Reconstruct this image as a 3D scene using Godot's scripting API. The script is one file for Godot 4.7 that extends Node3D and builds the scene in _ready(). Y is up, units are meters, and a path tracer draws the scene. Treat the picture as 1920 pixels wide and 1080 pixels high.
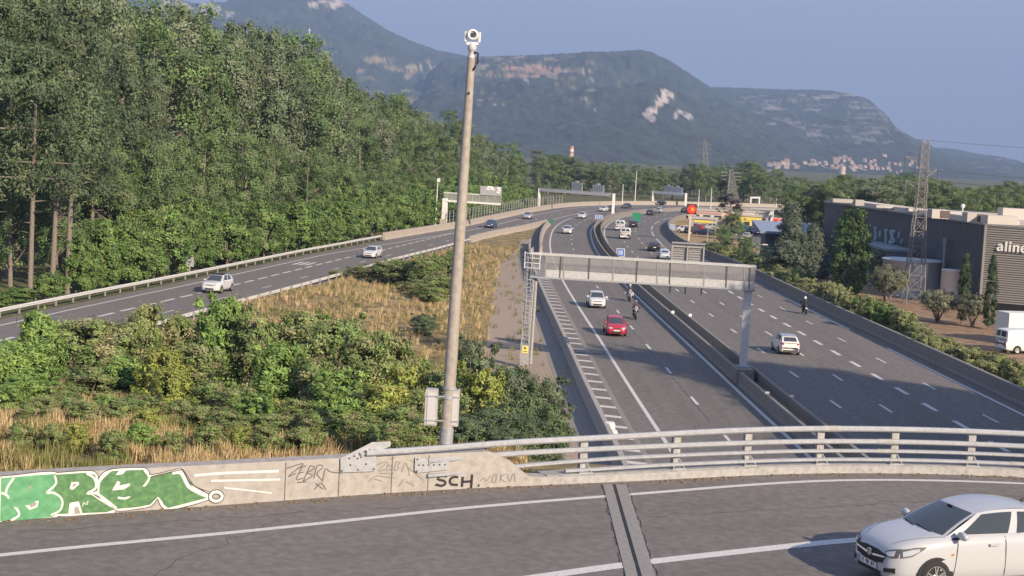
extends Node3D
# A motorway seen from a mast above a slip-road bridge, early morning sun from behind right.
const CAMH := 15.06
const FPX := 2900.0
const DECK := 7.44
var ROLL := deg_to_rad(2.93)
var PITCH := deg_to_rad(5.16)
var rng := RandomNumberGenerator.new()
var used := {}
var M := {}
var hill_noise := FastNoiseLite.new()

# ---------- a pixel of the 1920 x 1080 photograph gives a direction
func ray(px: float, py: float) -> Vector3:
	var x := (px - 960.0) / FPX
	var y := -(py - 540.0) / FPX
	var c := cos(ROLL); var s := sin(ROLL)
	var x2 := c * x - s * y
	var y2 := s * x + c * y
	var cp := cos(PITCH); var sp := sin(PITCH)
	return Vector3(x2, cp * y2 - sp, -sp * y2 - cp)
func gp(px: float, py: float, h := 0.0) -> Vector3:
	var r := ray(px, py)
	return Vector3(0, CAMH, 0) + r * ((h - CAMH) / r.y)
func dp(px: float, py: float, d: float) -> Vector3:
	var r := ray(px, py)
	return Vector3(0, CAMH, 0) + r * (d / -r.z)
func to_px(p: Vector3) -> Vector2:
	var q := p - Vector3(0, CAMH, 0)
	var cp := cos(PITCH); var sp := sin(PITCH)
	var y := cp * q.y - sp * q.z
	var z := sp * q.y + cp * q.z
	var c := cos(ROLL); var s := sin(ROLL)
	return Vector2(960.0 + FPX * (c * q.x + s * y) / -z, 540.0 - FPX * (-s * q.x + c * y) / -z)

# ---------- nodes
func numbered(n: String) -> String:
	if not used.has(n):
		used[n] = 0
		return n
	used[n] += 1
	return "%s_%03d" % [n, used[n]]
func tag(o: Node, label: String, cat: String, group := ""):
	o.set_meta("label", label); o.set_meta("category", cat)
	if group != "": o.set_meta("group", group)
	return o
func thing(called: String, label: String, cat: String, at := Vector3.ZERO, turn := 0.0, group := "") -> Node3D:
	var o := Node3D.new(); o.name = numbered(called); add_child(o)
	o.position = at; o.rotation.y = turn
	tag(o, label, cat, group)
	return o
func copy_of(root: Node3D, at: Vector3, turn: float, label := "", group := "", sc := Vector3.ONE) -> Node3D:
	var base: String = root.get_meta("called")
	var r: Node3D = root.duplicate(); r.name = numbered(base); add_child(r)
	r.position = at; r.rotation = Vector3(0, turn, 0); r.scale = sc
	if label != "": r.set_meta("label", label)
	if group != "": r.set_meta("group", group)
	return r
func new_st() -> SurfaceTool:
	var st := SurfaceTool.new(); st.begin(Mesh.PRIMITIVE_TRIANGLES); st.set_smooth_group(-1)
	return st
func done(st: SurfaceTool, called: String, m: Material, parent: Node = null) -> MeshInstance3D:
	st.generate_normals()
	var o := MeshInstance3D.new(); o.mesh = st.commit(); o.material_override = m
	if parent == null:
		o.name = numbered(called); add_child(o)
	else:
		o.name = called; parent.add_child(o, true)
	return o
func put(mesh: Mesh, called: String, m: Material, parent: Node, xf := Transform3D()) -> MeshInstance3D:
	var o := MeshInstance3D.new(); o.mesh = mesh; o.material_override = m; o.name = called
	parent.add_child(o, true); o.transform = xf
	return o
func setting(st: SurfaceTool, called: String, m: Material, parent: Node = null) -> MeshInstance3D:
	var o := done(st, called, m, parent)
	if parent == null: o.set_meta("kind", "structure")
	return o

# ---------- shapes
func tri(st: SurfaceTool, a: Vector3, b: Vector3, c: Vector3):
	st.add_vertex(a); st.add_vertex(b); st.add_vertex(c)
func quad(st: SurfaceTool, a: Vector3, b: Vector3, c: Vector3, d: Vector3):
	tri(st, a, b, c); tri(st, a, c, d)
func box(st: SurfaceTool, c: Vector3, s: Vector3, b := Basis()):
	var h := s * 0.5
	var p := []
	for i in 8:
		p.append(c + b * Vector3(h.x if i & 1 else -h.x, h.y if i & 2 else -h.y, h.z if i & 4 else -h.z))
	for f in [[0, 1, 3, 2], [5, 4, 6, 7], [4, 0, 2, 6], [1, 5, 7, 3], [2, 3, 7, 6], [4, 5, 1, 0]]:
		quad(st, p[f[0]], p[f[1]], p[f[2]], p[f[3]])
func bbox(st: SurfaceTool, c: Vector3, s: Vector3, r := 0.02, b := Basis()):   # a box with chamfered long edges
	var h := s * 0.5
	var q := [Vector2(h.x - r, -h.y), Vector2(h.x, -h.y + r), Vector2(h.x, h.y - r), Vector2(h.x - r, h.y), Vector2(-h.x + r, h.y), Vector2(-h.x, h.y - r), Vector2(-h.x, -h.y + r), Vector2(-h.x + r, -h.y)]
	for i in 8:
		var a: Vector2 = q[i]; var d: Vector2 = q[(i + 1) % 8]
		quad(st, c + b * Vector3(a.x, a.y, -h.z), c + b * Vector3(d.x, d.y, -h.z), c + b * Vector3(d.x, d.y, h.z), c + b * Vector3(a.x, a.y, h.z))
	for i in range(1, 7):
		tri(st, c + b * Vector3(q[0].x, q[0].y, -h.z), c + b * Vector3(q[i + 1].x, q[i + 1].y, -h.z), c + b * Vector3(q[i].x, q[i].y, -h.z))
		tri(st, c + b * Vector3(q[0].x, q[0].y, h.z), c + b * Vector3(q[i].x, q[i].y, h.z), c + b * Vector3(q[i + 1].x, q[i + 1].y, h.z))
func bar(st: SurfaceTool, a: Vector3, b: Vector3, w: float, h := -1.0):
	var d := b - a
	if d.length() < 0.0001: return
	var z := d.normalized()
	var x := Vector3.UP.cross(z) if abs(z.y) < 0.98 else Vector3.RIGHT.cross(z)
	x = x.normalized()
	box(st, (a + b) * 0.5, Vector3(w, h if h > 0 else w, d.length()), Basis(x, z.cross(x), z))
func tube(st: SurfaceTool, pts: Array, rad: Array, n := 8):
	st.set_smooth_group(1)
	var rings := []
	for i in pts.size():
		var z: Vector3 = (pts[min(i + 1, pts.size() - 1)] - pts[max(i - 1, 0)]).normalized()
		var x := (Vector3.UP.cross(z) if abs(z.y) < 0.95 else Vector3.RIGHT.cross(z)).normalized()
		var y := z.cross(x)
		var ring := []
		for k in n:
			var a := TAU * k / n
			ring.append(pts[i] + (x * cos(a) + y * sin(a)) * float(rad[i]))
		rings.append(ring)
	for i in pts.size() - 1:
		for k in n:
			quad(st, rings[i][k], rings[i + 1][k], rings[i + 1][(k + 1) % n], rings[i][(k + 1) % n])
	st.set_smooth_group(-1)
	for k in range(1, n - 1):
		tri(st, rings[0][0], rings[0][k], rings[0][k + 1])
		tri(st, rings[-1][0], rings[-1][k + 1], rings[-1][k])
func lathe(st: SurfaceTool, prof: Array, n: int, xf: Transform3D):   # prof: Vector2(radius, height along y)
	st.set_smooth_group(1)
	for i in prof.size() - 1:
		for k in n:
			var a0 := TAU * k / n; var a1 := TAU * (k + 1) / n
			var p: Vector2 = prof[i]; var q: Vector2 = prof[i + 1]
			var v := [xf * Vector3(p.x * cos(a0), p.y, p.x * sin(a0)), xf * Vector3(q.x * cos(a0), q.y, q.x * sin(a0)), xf * Vector3(q.x * cos(a1), q.y, q.x * sin(a1)), xf * Vector3(p.x * cos(a1), p.y, p.x * sin(a1))]
			if p.x > 0.0001: tri(st, v[0], v[1], v[3])
			if q.x > 0.0001: tri(st, v[1], v[2], v[3])
	st.set_smooth_group(-1)
func grid(st: SurfaceTool, f: Callable, nu: int, nv: int, smooth := true):   # f(u, v) with u, v in 0..1
	st.set_smooth_group(1 if smooth else -1)
	var p := []
	for i in nu + 1:
		var row := []
		for j in nv + 1: row.append(f.call(float(i) / nu, float(j) / nv))
		p.append(row)
	for i in nu:
		for j in nv: quad(st, p[i][j], p[i + 1][j], p[i + 1][j + 1], p[i][j + 1])
	st.set_smooth_group(-1)
func poly(st: SurfaceTool, pts2: PackedVector2Array, f: Callable):
	var ix := Geometry2D.triangulate_polygon(pts2)
	for i in range(0, ix.size(), 3):
		tri(st, f.call(pts2[ix[i]]), f.call(pts2[ix[i + 1]]), f.call(pts2[ix[i + 2]]))

# ---------- lines on the ground
func spline(ctrl: Array, step: float) -> Array:   # evenly spaced points along a smooth curve through ctrl
	var c := Curve3D.new(); c.bake_interval = step * 0.5
	for i in ctrl.size():
		var t: Vector3 = (ctrl[min(i + 1, ctrl.size() - 1)] - ctrl[max(i - 1, 0)])
		var l0: float = ctrl[i].distance_to(ctrl[max(i - 1, 0)]); var l1: float = ctrl[i].distance_to(ctrl[min(i + 1, ctrl.size() - 1)])
		t = t.normalized()
		c.add_point(ctrl[i], -t * l0 / 3.0, t * l1 / 3.0)
	var out := []
	var n := int(c.get_baked_length() / step)
	for i in n + 1: out.append(c.sample_baked(i * step, true))
	return out
func side(pts: Array, i: int) -> Vector3:   # unit vector to the right of the direction of travel along pts
	var t: Vector3 = pts[min(i + 1, pts.size() - 1)] - pts[max(i - 1, 0)]
	return Vector3(-t.z, 0, t.x).normalized()
func at_off(pts: Array, s: float, step: float, off: float, y := 0.0) -> Vector3:
	var f: float = clamp(s / step, 0.0, pts.size() - 1.001)
	var i := int(f)
	var p: Vector3 = pts[i].lerp(pts[i + 1], f - i) + side(pts, i).lerp(side(pts, i + 1), f - i) * off
	return p + Vector3(0, y, 0)
func offset_line(pts: Array, off, y := 0.0, i0 := 0, i1 := 999999) -> Array:
	var out := []
	for i in range(i0, min(i1, pts.size() - 1) + 1):
		var o: float = off if not (off is Callable) else off.call(i)
		out.append(pts[i] + side(pts, i) * o + Vector3(0, y, 0))
	return out
func strip(st: SurfaceTool, a: Array, b: Array, cols := 1):
	for i in min(a.size(), b.size()) - 1:
		for k in cols:
			var u0 := float(k) / cols; var u1 := float(k + 1) / cols
			quad(st, a[i].lerp(b[i], u0), a[i + 1].lerp(b[i + 1], u0), a[i + 1].lerp(b[i + 1], u1), a[i].lerp(b[i], u1))
func sweep(st: SurfaceTool, pts: Array, prof: Array, smooth := false):   # prof: closed outline of Vector2(right, up)
	var rings := []
	for i in pts.size():
		var s := side(pts, i)
		var ring := []
		for q in prof: ring.append(pts[i] + s * q.x + Vector3(0, q.y, 0))
		rings.append(ring)
	var n := prof.size()
	st.set_smooth_group(1 if smooth else -1)
	for i in pts.size() - 1:
		for k in n: quad(st, rings[i][k], rings[i][(k + 1) % n], rings[i + 1][(k + 1) % n], rings[i + 1][k])
	st.set_smooth_group(-1)
	for e in [0, pts.size() - 1]:
		var pv := PackedVector2Array()
		for q in prof: pv.append(q)
		var ix := Geometry2D.triangulate_polygon(pv)
		for i in range(0, ix.size(), 3): tri(st, rings[e][ix[i]], rings[e][ix[i + 1]], rings[e][ix[i + 2]])

# ---------- materials: colours are given as linear base colours
func lin(r: float, g: float, b: float) -> Color:
	return Color(r, g, b).linear_to_srgb()
func flat(r: float, g: float, b: float, rough := 0.8, metal := 0.0) -> StandardMaterial3D:
	var m := StandardMaterial3D.new(); m.albedo_color = lin(r, g, b); m.roughness = rough; m.metallic = metal
	return m
func noisy(stops: Array, scale: float, freq := 0.02, oct := 5, rough := 0.9, seed_ := 1, bump := 0.0, size := 512) -> StandardMaterial3D:
	var n := FastNoiseLite.new(); n.seed = seed_; n.frequency = freq; n.noise_type = FastNoiseLite.TYPE_SIMPLEX_SMOOTH
	n.fractal_type = FastNoiseLite.FRACTAL_FBM; n.fractal_octaves = oct; n.fractal_gain = 0.62
	var g := Gradient.new(); g.offsets = PackedFloat32Array(); g.colors = PackedColorArray()
	var off := PackedFloat32Array(); var cols := PackedColorArray()
	for s in stops: off.append(s[0]); cols.append(lin(s[1], s[2], s[3]))
	g.offsets = off; g.colors = cols
	var t := NoiseTexture2D.new(); t.width = size; t.height = size; t.seamless = true; t.noise = n; t.color_ramp = g; t.normalize = true
	var m := StandardMaterial3D.new(); m.albedo_texture = t; m.roughness = rough
	m.uv1_triplanar = true; m.uv1_world_triplanar = true; m.uv1_scale = Vector3.ONE * scale; m.uv1_triplanar_sharpness = 4.0
	if bump > 0.0:
		var h := NoiseTexture2D.new(); h.width = size; h.height = size; h.seamless = true; h.noise = n; h.normalize = true
		m.heightmap_enabled = true; m.heightmap_texture = h; m.heightmap_scale = bump
	return m
func leafy(rough := 0.65) -> StandardMaterial3D:
	var m := StandardMaterial3D.new(); m.vertex_color_use_as_albedo = true; m.roughness = rough
	m.backlight_enabled = true; m.backlight = Color(0.3, 0.34, 0.14)
	m.cull_mode = BaseMaterial3D.CULL_DISABLED
	return m
func make_materials():
	M.asphalt = noisy([[0.0, .12, .112, .106], [0.45, .162, .151, .143], [0.6, .174, .162, .153], [1.0, .225, .209, .197]], 0.13, 0.012, 7, 0.92, 3, 0.3, 1024)
	M.asphalt_ramp = noisy([[0.0, .128, .116, .11], [0.45, .17, .155, .147], [0.6, .184, .168, .159], [1.0, .235, .215, .202]], 0.2, 0.014, 7, 0.92, 13, 0.4, 1024)
	M.asphalt_left = noisy([[0.0, .132, .121, .117], [0.5, .172, .158, .152], [1.0, .215, .198, .19]], 0.11, 0.012, 7, 0.92, 23, 0.3, 1024)
	M.tar = flat(.035, .034, .034, .6)
	M.asphalt.vertex_color_use_as_albedo = true; M.asphalt_ramp.vertex_color_use_as_albedo = true
	M.paint = noisy([[0.0, .34, .33, .32], [0.3, .55, .54, .53], [0.6, .62, .61, .6], [1.0, .68, .67, .66]], 0.6, 0.03, 5, 0.75, 5)
	M.concrete = noisy([[0.0, .15, .137, .122], [0.4, .23, .215, .197], [0.65, .262, .247, .229], [1.0, .32, .305, .287]], 0.3, 0.012, 7, 0.92, 7, 0.3, 1024)
	M.parapet = noisy([[0.0, .24, .225, .207], [0.4, .34, .325, .307], [0.65, .375, .36, .343], [1.0, .43, .415, .4]], 0.3, 0.012, 7, 0.92, 27, 0.0, 1024)
	M.concrete_light = noisy([[0.0, .28, .245, .215], [0.5, .39, .35, .31], [1.0, .47, .43, .39]], 0.16, 0.02, 6, 0.9, 8)
	M.dirty_kerb = noisy([[0.0, .23, .228, .225], [0.35, .33, .328, .324], [0.7, .385, .383, .378], [1.0, .44, .438, .433]], 0.4, 0.02, 6, 0.9, 9)
	M.galv = noisy([[0.0, .31, .33, .355], [0.5, .39, .41, .44], [1.0, .47, .49, .52]], 0.5, 0.02, 5, 0.48, 11); M.galv.metallic = 0.25
	M.guardrail = noisy([[0.0, .48, .49, .5], [0.5, .58, .59, .6], [1.0, .66, .67, .68]], 0.4, 0.02, 5, 0.5, 28)
	M.galv_warm = noisy([[0.0, .26, .262, .265], [0.5, .35, .352, .355], [1.0, .43, .432, .435]], 0.5, 0.02, 5, 0.6, 12); M.galv_warm.metallic = 0.1
	M.mast = noisy([[0.0, .24, .215, .19], [0.5, .34, .31, .28], [1.0, .43, .4, .36]], 0.35, 0.02, 6, 0.7, 14)
	M.steel_dark = flat(.09, .095, .1, .6, .2)
	M.white_metal = flat(.68, .69, .7, .45, .0)
	M.pale_metal = noisy([[0.0, .38, .39, .4], [0.5, .5, .51, .52], [1.0, .58, .59, .6]], 0.4, 0.02, 5, 0.5, 29)
	M.grey_metal = flat(.3, .31, .32, .5, .2)
	M.gravel = noisy([[0.0, .14, .1, .075], [0.35, .29, .23, .18], [0.6, .38, .305, .245], [0.8, .44, .36, .295], [1.0, .55, .47, .4]], 0.22, 0.03, 7, 1.0, 15, 2.0, 1024)
	M.soil = noisy([[0.0, .14, .09, .055], [0.5, .27, .175, .11], [1.0, .4, .28, .18]], 0.06, 0.02, 7, 1.0, 16, 2.0)
	M.turf = noisy([[0.0, .07, .085, .03], [0.35, .16, .13, .055], [0.55, .28, .205, .095], [0.8, .36, .265, .13], [1.0, .42, .32, .17]], 0.035, 0.012, 7, 1.0, 17, 3.0, 1024)
	M.verge = noisy([[0.0, .045, .06, .02], [0.5, .10, .105, .04], [1.0, .24, .19, .09]], 0.05, 0.015, 7, 1.0, 18, 3.0)
	M.bark = noisy([[0.0, .09, .078, .068], [0.5, .21, .185, .16], [1.0, .36, .315, .27]], 0.5, 0.03, 5, 0.95, 19, 2.0)
	M.leaf = leafy()
	M.glass_dark = flat(.045, .056, .066, .05, 0.0); M.glass_dark.metallic_specular = 0.7  # base colour lifted to stand in for glare and the cabin behind
	M.tyre = flat(.022, .022, .024, .85)
	M.black = flat(.015, .015, .017, .6)
	M.rim = flat(.45, .46, .48, .3, .6)
	M.chrome = flat(.62, .63, .65, .18, .9)
	M.lamp_glass = flat(.55, .58, .62, .08, .3)
	M.red_lens = flat(.32, .02, .02, .15)
	M.plate = flat(.7, .7, .68, .4)
	M.orange = flat(.55, .2, .03, .3)
# ---------- camera, sky, sun
var REF := []        # right carriageway, first lane line, going away from the camera
var LEFT := []       # left road, thick dashed line
var KERB := []       # far kerb of the bridge, from left to right
const STEP := 3.25
func make_view():
	var cam := Camera3D.new(); cam.name = "camera"; add_child(cam)
	var c := cos(ROLL); var s := sin(ROLL); var cp := cos(PITCH); var sp := sin(PITCH)
	cam.transform = Transform3D(Basis(Vector3(c, cp * s, -sp * s), Vector3(-s, cp * c, -sp * c), Vector3(0, sp, cp)), Vector3(0, CAMH, 0))
	cam.fov = rad_to_deg(2.0 * atan(540.0 / FPX)); cam.near = 0.5; cam.far = 30000.0; cam.current = true
	var we := WorldEnvironment.new(); we.name = "sky_and_air"; add_child(we)
	var e := Environment.new(); we.environment = e
	var sm := ProceduralSkyMaterial.new()
	sm.sky_top_color = Color(0.47, 0.53, 0.66); sm.sky_horizon_color = Color(0.60, 0.635, 0.73); sm.sky_curve = 0.25
	sm.ground_bottom_color = Color(0.3, 0.29, 0.27); sm.ground_horizon_color = Color(0.60, 0.635, 0.715); sm.sun_angle_max = 8.0
	var sky := Sky.new(); sky.sky_material = sm
	e.background_mode = Environment.BG_SKY; e.sky = sky; e.background_energy_multiplier = 0.93
	e.tonemap_mode = Environment.TONE_MAPPER_LINEAR; e.tonemap_exposure = 1.68
	e.sdfgi_enabled = true; e.ssao_enabled = true; e.ssil_enabled = true
	e.fog_enabled = true; e.fog_density = 0.00015; e.fog_light_color = Color(0.68, 0.8, 1.0)
	var sun := DirectionalLight3D.new(); sun.name = "sun"; add_child(sun)
	var el := deg_to_rad(25.0)
	var to_sun := Vector3(0.61 * cos(el), sin(el), 0.79 * cos(el)).normalized()
	sun.look_at_from_position(to_sun * 100.0, Vector3.ZERO)
	sun.light_energy = 1.5; sun.light_color = Color(1.0, 0.91, 0.79); sun.light_angular_distance = 0.5; sun.shadow_enabled = true

func v3(x: float, z: float, y := 0.0) -> Vector3: return Vector3(x, y, z)
func make_lines():
	var c := []
	for q in [[22.2, -40], [21.6, -70], [20.8, -97], [20.05, -125], [19.3, -151], [18.7, -176], [18.3, -205], [18.3, -235], [18.9, -265], [20.2, -297], [22.4, -325], [25.6, -350], [30.5, -376], [38.5, -405], [52, -436], [74, -463], [104, -484], [145, -500]]: c.append(v3(q[0], q[1]))
	REF = spline(c, STEP)
	c = []
	for q in [[-41, -60], [-37.3, -90], [-35.1, -107], [-32.3, -126.4], [-27.8, -154.5], [-24.5, -176.6], [-21.3, -198], [-18, -217], [-10.8, -264], [-6.2, -287.5], [0.7, -331], [8.3, -377], [19.4, -424], [36, -459], [58, -486], [92, -510], [140, -530]]: c.append(v3(q[0], q[1]))
	LEFT = spline(c, STEP)
	c = []
	for q in [[-26, -17], [-18, -23], [-9.57, -29.08], [-5.73, -31.32], [-1.65, -33.61], [2.59, -35.5], [7.11, -37.5], [10.1, -38.28], [13.03, -38.55], [18, -38.4], [26, -37]]: c.append(v3(q[0], q[1], DECK))
	KERB = spline(c, 0.5)

func rwall_off(i: int) -> float:
	var z: float = -REF[i].z
	return lerp(12.95, 9.6, smoothstep(195.0, 275.0, z))
func dashes(road: Node, ref: Array, off: float, period: float, dash: float, w: float, s0: float, s1: float, phase: float, y: float):
	var s := s0 + phase
	while s < s1:
		var st := new_st()
		var n := 2
		for k in n:
			var a := s + dash * k / n; var b := s + dash * (k + 1) / n
			quad(st, at_off(ref, a, STEP, off - w / 2, y), at_off(ref, b, STEP, off - w / 2, y), at_off(ref, b, STEP, off + w / 2, y), at_off(ref, a, STEP, off + w / 2, y))
		done(st, "lane_dash", M.paint, road)
		s += period
func solid(road: Node, ref: Array, off, w: float, i0: int, i1: int, y: float, called := "edge_line"):
	var st := new_st()
	var a := offset_line(ref, (func(i: int) -> float: return (off.call(i) if off is Callable else off) - w / 2), y, i0, i1)
	var b := offset_line(ref, (func(i: int) -> float: return (off.call(i) if off is Callable else off) + w / 2), y, i0, i1)
	strip(st, a, b)
	done(st, called, M.paint, road)
func s_of_z(ref: Array, z: float) -> float:
	for i in ref.size() - 1:
		if ref[i + 1].z <= z: return STEP * (i + (ref[i].z - z) / (ref[i].z - ref[i + 1].z))
	return STEP * (ref.size() - 1)
func i_of_z(ref: Array, z: float) -> int: return int(s_of_z(ref, z) / STEP)

func hedge_x(z: float) -> float:   # left edge of the gravel
	return lerp(-1.6, 3.2, smoothstep(-195.0, -262.0, z))
func ground_h(x: float, z: float) -> float:   # the embankment that carries the slip road
	var toe: float = lerp(-100.0, -74.0, smoothstep(-10.0, 1.0, x))
	var t: float = clamp((z - toe) / (-40.0 - toe), 0.0, 1.0)
	var h := 6.9 * t
	var d := Vector2((x + 13.5) / 9.0, (z + 137.0) / 17.0).length()
	h += 1.0 * exp(-d * d)
	h += 0.16 * hill_noise.get_noise_2d(x * 6.0, z * 6.0) * clamp((x + 34.0) / 8.0, 0, 1) * clamp((hedge_x(z) - x) / 3.0, 0.0, 1.0)
	return h

func worn_strip(a: Array, b: Array, cols: int, tracks: Array, seed_: int) -> SurfaceTool:   # road sheet whose wheel tracks and repairs differ in tone
	var st := new_st(); st.set_smooth_group(1)
	var n := FastNoiseLite.new(); n.seed = seed_; n.frequency = 0.09; n.fractal_octaves = 4
	var rows := []; var tone := []
	for i in min(a.size(), b.size()):
		var w: float = a[i].distance_to(b[i])
		var row := []; var tr := []
		for k in cols + 1:
			var u := float(k) / cols
			var p: Vector3 = a[i].lerp(b[i], u)
			var t := 1.0 + 0.16 * n.get_noise_2d(p.x * 1.5, p.z * 0.35) + 0.1 * n.get_noise_2d(p.x * 6.0, p.z * 5.0)
			for q in tracks:
				var d: float = (u * w - q) / 0.38
				t -= 0.09 * exp(-d * d) * (1.0 + 0.8 * n.get_noise_2d(q * 30.0, i * 1.2))
			row.append(p); tr.append(Color(t, t, t))
		rows.append(row); tone.append(tr)
	for i in rows.size() - 1:
		for k in cols:
			for q in [[i, k], [i + 1, k], [i + 1, k + 1], [i, k], [i + 1, k + 1], [i, k + 1]]:
				st.set_color(tone[q[0]][q[1]]); st.add_vertex(rows[q[0]][q[1]])
	return st
func tar_line(road: Node, from: Vector3, to: Vector3, wob: float, w: float, seed_: int):   # sealed crack
	var n := FastNoiseLite.new(); n.seed = seed_; n.frequency = 0.35; n.fractal_octaves = 3
	var st := new_st(); var d := (to - from).normalized(); var s := d.cross(Vector3.UP)
	var m := int(from.distance_to(to) / 0.25) + 1
	var prev := []
	for i in m + 1:
		var p := from.lerp(to, float(i) / m) + s * n.get_noise_1d(i * 0.6) * wob
		var hw := w * (0.6 + 0.5 * n.get_noise_1d(i * 2.3 + 70.0))
		var cur := [p - s * hw, p + s * hw]
		if prev.size(): quad(st, prev[0], cur[0], cur[1], prev[1])
		prev = cur
	done(st, "sealed_crack", M.tar, road)
func make_ground():
	var st := new_st()
	quad(st, v3(-9000, 400, -0.12), v3(9000, 400, -0.12), v3(9000, -12000, -0.12), v3(-9000, -12000, -0.12))
	setting(st, "ground", M.verge)
	# motorway
	var tk := []
	for c in [-11.0, -7.4, -1.5, 1.5, 4.6, 7.6]: tk.append(c + 16.2 - 0.78); tk.append(c + 16.2 + 0.78)
	st = worn_strip(offset_line(REF, -16.2), offset_line(REF, rwall_off), 66, tk, 71)
	var hw := setting(st, "motorway_road", M.asphalt)
	var send := STEP * (REF.size() - 1)
	var y := 0.008
	var zs := func(z: float) -> float: return s_of_z(REF, z)
	dashes(hw, REF, -9.15, 13.0, 3.0, 0.2, zs.call(-72.0), send * 0.94, 10.6 - 1.5, y)
	dashes(hw, REF, 0.0, 13.0, 3.0, 0.2, zs.call(-84.0), send * 0.94, 12.8 - 1.5, y)
	dashes(hw, REF, 3.0, 13.0, 3.0, 0.2, zs.call(-84.0), send * 0.94, 12.1 - 1.5, y)
	dashes(hw, REF, 6.2, 6.5, 3.0, 0.34, zs.call(-84.0), zs.call(-262.0), -1.0, y)
	dashes(hw, REF, 8.95, 13.0, 3.0, 0.16, zs.call(-81.0), zs.call(-176.0), 13.0 - 1.5, y)
	solid(hw, REF, -5.6, 0.26, 0, REF.size() - 1, y)
	solid(hw, REF, -12.75, 0.24, 0, i_of_z(REF, -395.0), y)
	solid(hw, REF, -3.05, 0.24, i_of_z(REF, -215.0), REF.size() - 1, y)
	dashes(hw, REF, 11.7, 52.0, 39.0, 0.24, zs.call(-76.0), zs.call(-180.0), 13.4, y)
	dashes(hw, REF, 6.3, 26.0, 18.0, 0.22, zs.call(-262.0), send * 0.94, 2.0, y)
	for q in [[-9.3, -88, -150, 81], [3.15, -90, -190, 82], [-0.12, -140, -230, 83]]:
		var sa: float = zs.call(float(q[1])); var sb: float = zs.call(float(q[2]))
		tar_line(hw, at_off(REF, sa, STEP, q[0], 0.005), at_off(REF, sb, STEP, q[0], 0.005), 0.1, 0.03, q[3])
	# hatched margin beside the parapet
	var s: float = zs.call(-62.0)
	while s < zs.call(-205.0):
		var sh := new_st()
		quad(sh, at_off(REF, s, STEP, -15.72, y), at_off(REF, s + 0.7, STEP, -15.72, y), at_off(REF, s + 0.2, STEP, -14.42, y), at_off(REF, s - 0.5, STEP, -14.42, y))
		done(sh, "hatch_bar", M.paint, hw)
		s += 3.3
	st = new_st()
	strip(st, offset_line(REF, -14.42, 0.004, 0, i_of_z(REF, -230.0)), offset_line(REF, -14.12, 0.004, 0, i_of_z(REF, -230.0)))
	done(st, "gutter_strip", M.concrete, hw)
	# left road
	st = new_st()
	strip(st, offset_line(LEFT, (func(i: int) -> float: return lerp(-5.4, -3.4, smoothstep(-220.0, -270.0, LEFT[i].z))), 0.004), offset_line(LEFT, (func(i: int) -> float: return lerp(7.0, 8.2, smoothstep(-230.0, -320.0, LEFT[i].z))), 0.004), 2)
	var lr := setting(st, "left_road", M.asphalt_left)
	zs = func(z: float) -> float: return s_of_z(LEFT, z)
	var le := STEP * (LEFT.size() - 1)
	dashes(lr, LEFT, 0.0, 4.4, 3.0, 0.36, zs.call(-100.0), zs.call(-262.0), 0.9, 0.012)
	dashes(lr, LEFT, 3.35, 13.0, 3.0, 0.17, zs.call(-100.0), le * 0.95, 1.6, 0.012)
	solid(lr, LEFT, 0.0, 0.25, i_of_z(LEFT, -262.0), LEFT.size() - 1, 0.012)
	solid(lr, LEFT, (func(i: int) -> float: return lerp(-3.75, -0.2, smoothstep(-195.0, -275.0, LEFT[i].z))), 0.24, 0, i_of_z(LEFT, -268.0), 0.012)
	solid(lr, LEFT, 6.5, 0.24, i_of_z(LEFT, -316.0), LEFT.size() - 1, 0.012)
	# patch and arrow marks worn into the lane
	st = new_st()
	var pc := gp(568, 494)
	for k in 3: quad(st, pc + v3(-1.1 + k * 0.75, 2.6, 0.012), pc + v3(-0.6 + k * 0.75, 2.3, 0.012), pc + v3(-0.1 + k * 0.75, -2.6, 0.012), pc + v3(-0.5 + k * 0.75, -2.4, 0.012))
	done(st, "worn_road_symbol", M.paint, lr)
	# embankment, gravel strip
	st = new_st()
	st.set_smooth_group(1)
	var rows := []
	var z := -33.0
	while z > -330.0:
		var xl: float = -60.0
		if z < -62.0: xl = at_off(LEFT, s_of_z(LEFT, z), STEP, 7.0).x
		var xr := hedge_x(z)
		if z > -74.0: xr = 4.3
		if z < -262: xr = at_off(REF, s_of_z(REF, z), STEP, -16.2).x
		var row := []
		for k in 31:
			var x: float = lerp(xl, max(xr, xl + 0.3), k / 30.0)
			row.append(v3(x, z, ground_h(x, z) + 0.01))
		rows.append(row)
		z -= 2.0
	for i in rows.size() - 1:
		for k in 30: quad(st, rows[i][k], rows[i + 1][k], rows[i + 1][k + 1], rows[i][k + 1])
	setting(st, "embankment", M.turf)
	st = new_st()
	var a := []; var b := []
	z = -70.0
	while z > -262.0:
		a.append(v3(hedge_x(z) - 0.2, z, 0.02 + ground_h(hedge_x(z), z))); b.append(at_off(REF, s_of_z(REF, z), STEP, -17.6, 0.02))
		z -= 3.0
	strip(st, a, b, 2)
	setting(st, "gravel_path", M.gravel)
	st = new_st()
	strip(st, offset_line(REF, -17.6, 0.015, i_of_z(REF, -60.0), i_of_z(REF, -250.0)), offset_line(REF, -16.2, 0.015, i_of_z(REF, -60.0), i_of_z(REF, -250.0)))
	setting(st, "concrete_gutter", M.concrete)
	# right verge
	st = new_st()
	strip(st, offset_line(REF, (func(i: int) -> float: return rwall_off(i) + 0.2), 0.01), offset_line(REF, (func(i: int) -> float: return rwall_off(i) + 34.0), 0.01, 0, i_of_z(REF, -330.0)), 3)
	setting(st, "right_verge", M.soil)

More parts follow.
